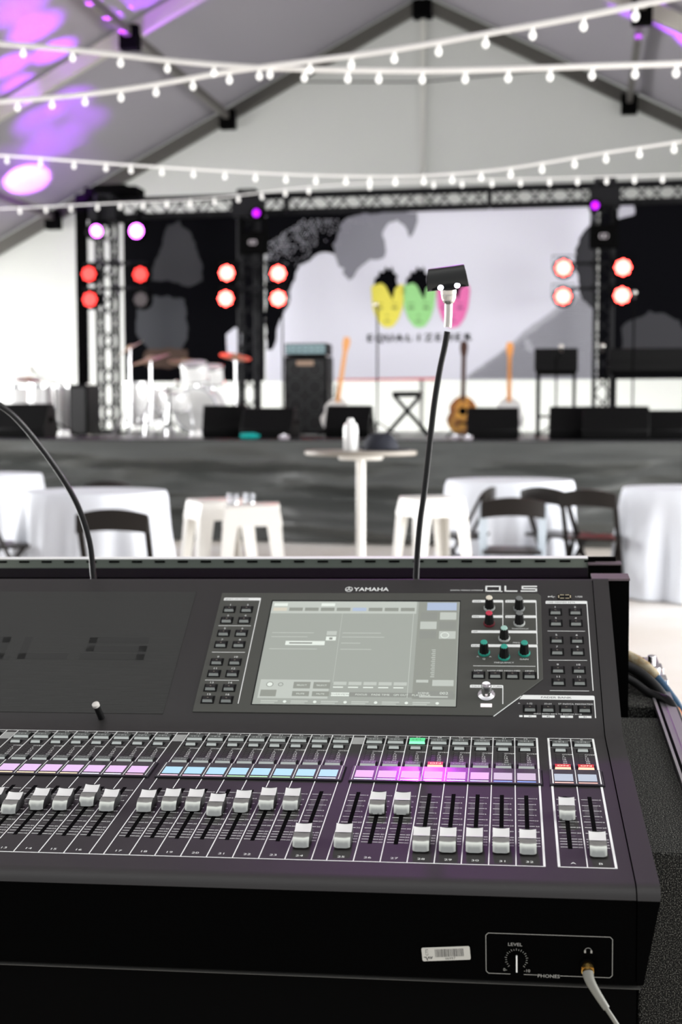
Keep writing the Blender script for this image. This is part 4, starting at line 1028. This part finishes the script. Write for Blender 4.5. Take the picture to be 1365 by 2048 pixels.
# channel strip keys, meters, faders
FK = [mat('grey_translucent_key', (.09, .10, .092), .35), LIP2]
GRNL = emis('green_lit_key', (.25, 1, .50), 1.1); GRND = emis('green_lit_key_top', (.10, .75, .30), .7)
REDL = emis('red_lit_key', (1, .28, .20), 1.0); REDT = emis('red_lit_key_top', (.75, .05, .04), .55); ORL = emis('orange_lit_key', (1, .55, .38), 1.15)
WTX = mat('key_print', (.45, .47, .45), .5); HOT = emis('glowing_print', (1, .75, .55), 1.2); HOG = emis('glowing_print_green', (.1, .3, .15), .6)
def strip_key(name, w_, d_, txt, cx, cy, top_, lip, tx, par_=None, cache={}):
    key = (name, top_.name)
    if key not in cache:
        mk = keymesh(w_, d_, None, frame=1.6, tall=2.8)
        if txt: mk.text(txt, 0, .6, 2.9, d_*.42, 1.5, 'C', 3)
        cache[key] = mk.build(name, [WELL, top_, lip, tx], con); o = cache[key]
    else: o = part(name, cache[key], con)
    o.location = (cx*K, cy*K, 0); return o
meter0 = None; slot0 = None
cappos = {9: 112, 10: 118, 11: 113, 12: 100.4, 13: 112.9, 14: 113.6, 15: 125.5, 16: 113.7, 17: 114.3, 18: 118.7, 19: 119, 20: 107.7, 21: 118.6, 22: 127.2, 23: 127.4, 24: 36.6, 25: 38.2, 26: 122.2, 27: 122.7, 28: 34.9, 29: 34.9, 30: 35.6, 31: 36.5, 32: 35, 33: 118, 34: 33.9}
for k in range(1, 9): cappos[k] = 100+(k*37 % 30)
def capmesh():
    m = F(); nx = 10; W = 8.0
    top_ = [(13.2, 14.6), (10, 13.3), (7, 12.3), (4, 11.6), (1.0, 11.4)]; frt = [(-.4, 11.5), (-4, 10.9), (-8, 9.2), (-11, 6.6), (-12.6, 3.4), (-13, 1.6)]
    def grid(prof_, fz, fy, mi, rev=False):
        vs = []
        for y, z in prof_:
            for i in range(nx+1):
                u = -1+2*i/nx; vs.append((u*W, y+fy(u, y), z+fz(u, y)))
        n = nx+1; m.add(vs, [(j*n+i, (j+1)*n+i, (j+1)*n+i+1, j*n+i+1) for j in range(len(prof_)-1) for i in range(nx)], mi)
    grid(top_, lambda u, y: .9*u*u*(y/13), lambda u, y: 0, 0)
    grid([(1.0, 11.4), (.3, 10.4), (-.4, 11.5)], lambda u, y: 0, lambda u, y: 0, 1)
    grid(frt, lambda u, y: .5*u*u, lambda u, y: -1.6*(1-u*u)*(1 if y < -6 else .3)+ (.9*math.cos(u*5) if y < -6 else 0)*.5, 2)
    # back, sides
    m.add([(-W, 13.2, 15.4), (W, 13.2, 15.4), (W, 14.4, 1.6), (-W, 14.4, 1.6)], [(0, 1, 2, 3)], 1)
    for s in (-1, 1):
        pr = [(y, z+(.9*y/13 if y > 0 else .5)) for y, z in top_+frt]
        m.add([(s*W, y, z) for y, z in pr]+[(s*W, 14.4, 1.6)], [tuple(range(len(pr)+1))], 1)
    return m
cap0 = None
DM = [emis('lcd_lilac', (.62, .42, .68), .95), emis('lcd_blue', (.34, .56, .72), .95), emis('lcd_violet', (.66, .38, .70), .9), emis('lcd_grey_violet', (.50, .42, .52), .9), emis('lcd_steel', (.38, .44, .50), .9)]
BARC = {'o': emis('bar_orange', (1, .75, .5), 1.0), 'w': emis('bar_white', (.85, .85, 1), 1.1), 'p': emis('bar_pink', (1, .55, .75), 1.0), 'g': emis('bar_green', (.45, .85, .45), 1.0), 'b': emis('bar_blue', (.22, .35, .95), 1.1), 'c': emis('bar_ice', (.60, .72, 1), 1.1), 'r': emis('bar_red', (1, .50, .42), 1.0)}
STR = mat('smoked_acrylic_strip', (.030, .026, .034), .22, coat=.3)
strips = []
for g, x0 in enumerate(G+[MX]):
    n = 2 if g == 4 else 8; e = 3.2
    m = F(); m.prism([(x0-e, 200.5), (x0+n*Pc+e, 200.5), (x0+n*Pc+e, 244.5), (x0-e, 244.5)], 0, BT, 0)
    strips.append(m.build('name_strip', STR, con, bevel=.0005))
    m = F(); rect(m, x0-e-.6, x0+n*Pc+e+.6, 199.2, 200.4, .3); rect(m, x0+n*Pc+e, x0+n*Pc+e+1.6, 199.2, 245.5, .3); m.build('strip_gap', WELL, strips[-1], smooth=False)
for cx, num, lab in chans:
    g = min(4, (num-1)//8)
    sl = num == 27
    strip_key('sel_key', 19, 15.5, 'SEL', cx, 331, GRND if sl else FK[0], GRNL if sl else LIP2, HOG if sl else WTX)
    strip_key('cue_key', 12, 7, None, cx-.6, 309, FK[0], LIP2, WTX)
    on = num in (28, 33, 34)
    strip_key('on_key', 18, 13, 'ON', cx, 254, REDT if on else FK[0], (ORL if num == 28 else REDL) if on else LIP2, HOT if on else WTX)
    if meter0 is None:
        m = F()
        for k in range(6): rect(m, -6.8, -.6, 294.7-k*5.5, 297.3-k*5.5, .12, 0); rect(m, -6.2, -1.2, 295.3-k*5.5, 296.8-k*5.5, .2, 1)
        meter0 = m.build('level_meter', [WELL, mat('unlit_segment', (.06, .06, .055), .3)], con, smooth=False); o = meter0
    else: o = part('level_meter', meter0, con)
    o.location = (cx*K, 0, 0)
    if slot0 is None:
        m = F(); m.box(-2.1, 2.1, 40.6, 171.6, -.2, .14); slot0 = m.build('fader_slot', mat('slot_black', (.001, .001, .001), .9, spec=.05), con, smooth=False); o = slot0
    else: o = part('fader_slot', slot0, con)
    o.location = ((cx-1.3)*K, 0, 0)
    if cap0 is None: cap0 = capmesh().build('fader_cap', [CAP, mat('cap_side', (.03, .03, .03), .4), CAPF], con, ang=30); o = cap0
    else: o = part('fader_cap', cap0, con)
    o.location = ((cx-1.3)*K, (cappos[num]+1)*K, 0)
    # name display
    if g == 0: d_, b_ = DM[0], 'o'
    elif g == 1: d_, b_ = DM[0], ('o' if num in (9, 10, 11, 12, 13) else 'w' if num == 14 else 'b' if num == 14 else 'p')
    elif g == 2: d_, b_ = DM[1], ('p' if num < 20 else 'g' if num < 24 else 'c')
    elif g == 3: d_, b_ = (DM[2] if num < 31 else DM[3]), ('c' if num < 31 else 'b')
    else: d_, b_ = DM[4], 'r'
    m = F(); rect(m, cx-10.4, cx+9.6, 209.5, 230, BT+.12, 0); rect(m, cx-10.4, cx+9.6, 203.4, 206, BT+.12, 1)
    if g == 1 and num == 15: b_ = 'w'
    m.build('name_display', [d_, BARC[b_]], strips[g], smooth=False)

# front face: legend box, dial, label, jack
YF = -44.9
FRM_ = Matrix(((1, 0, 0, 0), (0, 0, -1, YF), (0, 1, 0, 0), (0, 0, 0, 1)))      # x, up, out of the face
FP = lambda: MB(T=FRM_, k=K)
FW = mat('front_print', (.36, .36, .33), .6)
m = FP(); z = .15
def boxline(m, x0, x1, y0, y1, w_, z):
    c = 2.2
    pts = [(x0+c, y0), (x1-c, y0), (x1, y0+c), (x1, y1-c), (x1-c, y1), (x0+c, y1), (x0, y1-c), (x0, y0+c)]
    for i in range(8):
        a = pts[i]; b = pts[(i+1) % 8]
        if i == 0:
            seg(m, a[0], a[1], 172, a[1], w_, z); seg(m, 184, a[1], 196, a[1], w_, z); seg(m, 216.5, a[1], b[0], b[1], w_, z)
        else: seg(m, a[0], a[1], b[0], b[1], w_, z)
boxline(m, 150.2, 262.8, -83.6, -44.4, .5, z)
m.text('LEVEL', 176.5, -54.6, z, 4.4, 1.15); m.text('PHONES', 206.4, -84.2, z, 4.6, 1.15); m.text('0-', 167.3, -79.4, z, 4, 1.1); m.text('-10', 187, -79.8, z, 4, 1.1)
for k in range(21):
    a = R(225-k*13.5); r0 = 8.6; r1 = 10.6 if k % 2 == 0 else 9.9
    seg(m, 177.5+r0*math.cos(a), -69+r0*math.sin(a), 177.5+r1*math.cos(a), -69+r1*math.sin(a), .45, z)
m.ring([(241.4+3*math.cos(PI*a/8), -58.5+3*math.sin(PI*a/8), z+.1) for a in range(9)], .22, n=4); rect(m, 237.8, 239.4, -60.5, -57.8, z); rect(m, 243.4, 245, -60.5, -57.8, z)
m.build('front_legend', FW, con, smooth=False)
m = FP(); m.lathe([(7.4, 0), (7.2, 1), (6.4, 8), (5.8, 9)], c=(177.5, -69, .1), n=36); kn = m.build('level_dial', FRONT, con)
m = FP(); m.box(177.1, 178.3, -76.5, -61.5, 7, 9.9); m.build('pointer', WHITE, kn)
m = FP(); m.lathe([(6.2, 0), (6.2, 1.4), (4, 1.4)], c=(240.6, -72, .1), n=28); m.build('phones_socket', MBLK, con)
GOLD = mat('gold_metal', (.80, .52, .16), .25, metal=1)
lblM = FRM_ @ Matrix.Translation((114, -66, 0)) @ Matrix.Rotation(R(4.5), 4, 'Z')
m = MB(T=lblM, k=K)
m.prism([(-21, -6.6), (21, -6.6), (22, -5.6), (22, 5.6), (21, 6.6), (-21, 6.6), (-22, 5.6), (-22, -5.6)], .1, .35, 0)
random.seed(4); x = -10
while x < 16: w_ = random.choice((.25, .4, .7)); rect(m, x, x+w_, -3.0, 4.6, .42, 1); x += w_+random.choice((.25, .4, .55))
m.text('06997', 3.5, -4.6, .42, 3.0, 1.25, 'C', 1)
m.text('CTS', 0, 0, .42, 3.4, 1.1, 'C', 1, M=Matrix.Translation((-17.4, 2, 0)) @ Matrix.Rotation(PI/2, 4, 'Z'))
for q in ([(-20.3, -2.6), (-18.2, -2.6), (-18.4, -3.4), (-17.2, -5.8)], [(-17, -4.2), (-16, -2.4), (-15, -4.2)], [(-14.6, -2.4), (-13.6, -4.2), (-12.8, -2.4)]): stroke(m, q, .7, .42, 1)
random.seed(11)
tag_ = m.build('asset_label', [mat('pale_label', (.52, .52, .47), .5), DARKP], con, smooth=False)

# stub with a pale end at the foot of the slope
a = spv(-337.5, -26, 0)*K
t0 = a; d_ = (rotS @ V((-.10, -.02, 1))).normalized()
m = MB(); m.cyl(t0, t0+d_*.023, .0042, .0040, n=20, mi=0); m.lathe([(.0040, 0), (.0046, .0005), (.0046, .004), (.0038, .0046)], n=20, mi=1, M=Matrix.Translation(t0+d_*.022) @ d_.to_track_quat('Z', 'Y').to_matrix().to_4x4())
m.build('stub_microphone', [RUB, mat('pale_tip', (.75, .72, .66), .35)], con)

# ------------------------------------------------------------------ gooseneck lamps (top-level, plugged into the rear)
def gpath(pts, n=220):
    pts = [V(p) for p in pts]; out = []; N = len(pts)-1
    for i in range(n+1):
        u = N*i/n; k = min(int(u), N-1); f_ = u-k
        p0 = pts[max(k-1, 0)]; p1 = pts[k]; p2 = pts[k+1]; p3 = pts[min(k+2, N)]
        out.append(.5*((2*p1)+(p2-p0)*f_+(2*p0-5*p1+4*p2-p3)*f_*f_+(3*p1-p0-3*p2+p3)*f_**3))
    return out
def neck(m, P_, r_, pitch=.0017):
    L = sum((b-a).length for a, b in zip(P_, P_[1:])); n = int(L/pitch)*2; out = []; acc = [0]
    for a, b in zip(P_, P_[1:]): acc.append(acc[-1]+(b-a).length)
    j = 0
    for i in range(n+1):
        s = L*i/n
        while j < len(acc)-2 and acc[j+1] < s: j += 1
        out.append(P_[j].lerp(P_[j+1], (s-acc[j])/max(1e-9, acc[j+1]-acc[j])))
    m.ring(out, [r_ if i % 2 else r_*.90 for i in range(len(out))], n=14)
CHN = mat('black_chrome_neck', (.006, .006, .006), .3, spec=.35)
CL = lambda x, z, y=640: V((x, y, z))*K
gl = thing('gooseneck_lamp', 'right gooseneck lamp, its black hooded head with two lit LEDs in view', 'lamp', Mx=CON, group='gooseneck lamps')
m = MB(); neck(m, gpath([CL(42.5, 110), CL(43, 130), CL(45.8, 169), CL(50.5, 212), CL(57, 254), CL(66.6, 330), CL(72.5, 374), CL(80.3, 418), CL(87.5, 449), CL(91.3, 470)]), .0044); m.build('gooseneck', CHN, gl)
m = MB(); m.ring([CL(92.0, 476), CL(92.6, 482), CL(93.4, 497), CL(93.8, 510)], [.0050, .0050, .0051, .0052], n=24); m.build('upper_tube', STEEL, gl)
m = MB(); m.lathe([(5.4, 0), (7.6, 2.2), (8.6, 5), (8.4, 5.4), (8.4, 6.0), (9.4, 6.4), (10.2, 12), (9.9, 12.4), (9.9, 13.2), (10.4, 13.6), (10.5, 19)], n=32, M=Matrix.Scale(K, 4) @ Matrix.Translation((93.9, 640, 507)) @ Matrix.Rotation(R(8), 4, 'X')); 
m.v = m.v; m.build('swivel_collar', STEEL, gl)
HB = mat('anodised_black_hood', (.011, .012, .010), .33)
HM = Matrix.Translation((93.0, 638, 538)) @ Matrix.Rotation(R(-6), 4, 'Y')
m = MB(T=HM, k=K); ns = 22; nx = 16; vs = []; fs = []; vs2 = []
for shell in (0, 1):
    for i in range(ns+1):
        for j in range(nx+1):
            u = -1+2*j/nx; th = R(-28+ (236)*i/ns)          # from the front rim over the top to the back
            rr = 22-1.6*shell
            front = max(0, 1-i/7)
            lift = front*(1-u*u)*.42                        # the front rim is cut in an arch
            th2 = th+lift*.9
            wid = 23.5+2.2*math.cos(max(th, 0))*(1 if i < ns*.6 else .5)-1.4*shell + (2.0*front)
            y = -rr*math.cos(th2)*.72; z = rr*math.sin(th2)*.92-2
            vs.append((u*wid, y, z))
nn = (ns+1)*(nx+1)
for i in range(ns):
    for j in range(nx):
        a = i*(nx+1)+j; fs += [(a, a+1, a+nx+2, a+nx+1), (nn+a, nn+a+nx+1, nn+a+nx+2, nn+a+1)]
for j in range(nx): fs += [(j, nn+j, nn+j+1, j+1), (ns*(nx+1)+j, ns*(nx+1)+j+1, nn+ns*(nx+1)+j+1, nn+ns*(nx+1)+j)]
m.add(vs, fs)
for j in (0, nx):                                           # closed ends
    m.add([vs[i*(nx+1)+j] for i in range(ns+1)], [tuple(range(ns+1)) if j else tuple(range(ns+1))[::-1]])
m.build('lamp_hood', HB, gl)
m = MB(T=HM, k=K); m.box(-20, 20, -9, 9, -3, -1); m.build('led_board', MBLK, gl)
LEDM = emis('lit_white_led', (.86, .84, 1), 14)
for s in (-1, 1):
    m = MB(T=HM, k=K); m.sphere((s*11.2+1, -9.5, -8.5), 3.7, 14, sc=(1, 1, .9)); m.build('led', LEDM, gl)
# its twin on the left leaves the frame
gl2 = thing('gooseneck_lamp', 'left gooseneck lamp bending out of the photo at the left edge', 'lamp', Mx=CON, group='gooseneck lamps')
m = MB(); neck(m, gpath([CL(-423, 110), CL(-423.8, 130), CL(-427, 185), CL(-444, 243), CL(-477, 301), CL(-518, 356), CL(-548, 382), CL(-592, 408), CL(-632, 420)]), .0045); m.build('gooseneck', CHN, gl2)
m = MB(); m.ring([CL(-626, 419), CL(-645, 423), CL(-662, 425)], [.0050, .0051, .0052], n=20); m.build('upper_tube', STEEL, gl2)
m = MB(k=K); m.extx([(640-16, 405), (640-10, 424), (640+6, 430), (640+18, 418), (640+16, 405)], -712, -664); m.build('lamp_hood', HB, gl2)

# ------------------------------------------------------------------ flight case around the console
inv = CON.inverted(); zf = (inv @ V((CON.translation.x, CON.translation.y+.3, 0))).z/K    # floor level in console mm
FOAM = mat('charcoal_foam', (.016, .016, .014), .95, spec=.2)
n_ = FOAM.node_tree; b_ = n_.nodes['Principled BSDF']; tcn = n_.nodes.new('ShaderNodeTexCoord'); tn = n_.nodes.new('ShaderNodeTexNoise'); tn.inputs['Scale'].default_value = 700; tn.inputs['Detail'].default_value = 4
rp_ = n_.nodes.new('ShaderNodeValToRGB'); rp_.color_ramp.elements[0].position = .5; rp_.color_ramp.elements[0].color = (.012, .012, .011, 1); rp_.color_ramp.elements[1].position = .70; rp_.color_ramp.elements[1].color = (.24, .24, .21, 1)
bp = n_.nodes.new('ShaderNodeBump'); bp.inputs['Strength'].default_value = 1; bp.inputs['Distance'].default_value = .002
n_.links.new(tcn.outputs['Object'], tn.inputs[0]); n_.links.new(tn.outputs[0], rp_.inputs[0]); n_.links.new(rp_.outputs[0], b_.inputs['Base Color']); n_.links.new(tn.outputs[0], bp.inputs['Height']); n_.links.new(bp.outputs[0], b_.inputs['Normal'])
fc = thing('flight_case', 'black foam-lined flight case with aluminium edging holding the console', 'flight case', Mx=CON)
m = F(); m.box(-735, XE-20, -34, 175, zf+45, -95); m.box(-735, 306, 175, 905, zf+45, -100); m.box(300, 392, 612, 905, zf+45, -100); m.box(300, 392, 182, 612, zf+45, zf+95); m.build('case_base', MBLK, fc)
m = F(); m.box(307, 373.5, 170, 612, zf+90, -60); m.build('foam_lining', FOAM, fc, bevel=.003)
m = F(); m.box(322, 374, 655, 880, -100, -58); m.build('foam_lining', FOAM, fc, bevel=.003)
m = F(); m.box(-720, 284, 622, 650, -100, 112); m.box(284, 334, 622, 650, -100, 130); m.build('foam_upright', MBLK, fc)
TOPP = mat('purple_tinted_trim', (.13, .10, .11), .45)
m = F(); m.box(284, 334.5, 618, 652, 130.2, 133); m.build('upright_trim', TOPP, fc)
m = F(); m.extx([(182, -64), (905, -64), (905, -56), (182, -56)], 374, 377.5); m.extx([(182, -64), (905, -64), (905, -59), (182, -59)], 377.5, 390); m.box(390, 402, 165, 905, -80, -57); m.build('edge_extrusion', ALU, fc)
m = F(); m.box(378.5, 382.5, 184, 903, -60.5, -58.7); m.build('extrusion_groove', MBLK, fc)
m = F(); m.box(392, 401, 165, 905, zf+45, -81); m.build('side_wall', MBLK, fc)
for k in range(2):
    m = F(); m.box(372, 402, 745+k*60, 775+k*60, -70, -48); m.lathe([(6, 0), (6, 16)], c=(386, 760+k*60, -48), n=16); m.build('latch', CHROME, fc, bevel=.001)
for x in (-690, 340):
    for y in (220, 860):
        m = F(); m.cyl((x-18, y, zf+24), (x+18, y, zf+24), 23, n=24); m.box(x-25, x+25, y-25, y+25, zf+42, zf+48); m.build('caster', RUB, fc)
# doghouse lid behind with its long aluminium hinge
m = F(); m.box(-720, 334, 790, 900, -60, 96); m.build('cable_compartment', MBLK, fc)
HG = mat('greenish_hinge', (.32, .37, .31), .4, metal=.5)
m = F(); m.box(-720, 288, 786, 789, 112, 123); m.box(-720, 288, 786, 800, 123, 125.6)
m.build('hinge_leaf', HG, fc)
m = F()
for k in range(28): m.box(-700+k*36.4, -684+k*36.4, 784.8, 786, 120.6, 123.4)
m.build('hinge_knuckles', MBLK, fc)
m = F(); m.box(-720, 288, 785, 801, 125.6, 126.8); m.build('hinge_painted_highlight', mat('highlight_white', (.93, .95, .90), .5), fc)  # white strip painted in as the highlight along the hinge top
m = F(); m.box(288, 336, 780, 806, 96, 117); m.box(288, 330, 797, 806, 117, 125); m.build('corner_block', MBLK, fc, bevel=.0015)
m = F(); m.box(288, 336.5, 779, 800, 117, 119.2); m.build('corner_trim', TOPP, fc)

# ------------------------------------------------------------------ cables
def cable(pts, r_, mt, label, name='cable', n=40, group='cables behind the flight case', cat='cable'):
    P_ = gpath([V(p)*K for p in pts], n); m = MB(); m.ring(P_, r_, n=14); o = m.build(name, mt); o.matrix_world = CON; tag(o, label, cat, group); return o
TAN = mat('tan_braided_sleeve', (.30, .21, .10), .7, var=(90, (.42, .36, .24))); BLU = mat('deep_blue_cable', (.006, .05, .11), .35)
cable([(300, 762, 4), (345, 760, -15), (368, 745, -26), (384, 738, -41)], .0078, TAN, 'tan braided cable sleeve emerging behind the upright, uppermost of the bundle', name='cable_sleeve')
cable([(382, 739, -40), (400, 725, -61), (417, 712, -86), (430, 690, -125), (440, 640, -200), (446, 600, -420), (450, 590, -640)], .0070, BLU, 'deep blue cable curving over the case edge')
cable([(300, 735, -14), (345, 733, -25), (375, 722, -44), (398, 708, -72), (415, 690, -108), (428, 650, -170), (432, 620, -360), (436, 600, -640)], .0076, RUB, 'thick black cable just under the deep blue one')
cable([(300, 712, -18), (345, 712, -38), (368, 700, -52), (385, 684, -54), (396, 664, -56), (407, 630, -80), (416, 580, -150), (420, 560, -330), (424, 550, -640)], .0058, RUB, 'thinner black cable crossing the aluminium case edge')
cable([(300, 742, -30), (344, 742, -42), (372, 730, -58), (395, 714, -86), (412, 690, -130), (422, 660, -300), (426, 650, -640)], .0062, RUB, 'black cable lowest in the bundle behind the upright')
cable([(405, 745, -70), (412, 700, -84), (417, 640, -100), (422, 600, -150), (426, 590, -330), (430, 585, -640)], .0050, mat('orange_cable', (.45, .14, .02), .5), 'thin orange cable outside the case edge')
# headphone plug and its lead
t = thing('headphone_plug', 'grey headphone lead plugged into the phones socket by a gold collar', 'plug', Mx=CON)
ax = V((0, -1, -.35)).normalized()
a = V((240.6, YF-1.5, -72))
m = MB(k=K); q = a+V((0, -9, -2)); m.ring([a, a+V((0, -3, 0)), a+V((0, -3.2, 0)), q], [4.2, 4.2, 5.3, 5.1], n=28); 
for k in range(4): m.ring([a.lerp(q, .42+k*.13), a.lerp(q, .46+k*.13)], [5.5, 5.5], n=28)
m.build('collar', GOLD, t)
GRC = mat('grey_rubber_sleeve', (.20, .20, .17), .55)
P_ = gpath([q, V((241.5, -60, -77)), V((244.5, -64, -82)), V((250, -68, -90)), V((256, -72, -98))], 30)
m = MB(k=K); m.ring(P_, [5.0-(i/30)*2.0 for i in range(len(P_))], n=18); m.build('strain_relief', GRC, t)
P_ = gpath([V((255, -71.5, -97)), V((262, -76, -106)), V((270, -80, -118)), V((277, -84, -132)), V((282, -86, -160)), V((284, -80, -240)), V((286, -70, -420))], 50)
m = MB(k=K); m.ring(P_, 1.9, n=14); m.build('lead', GRC, t)
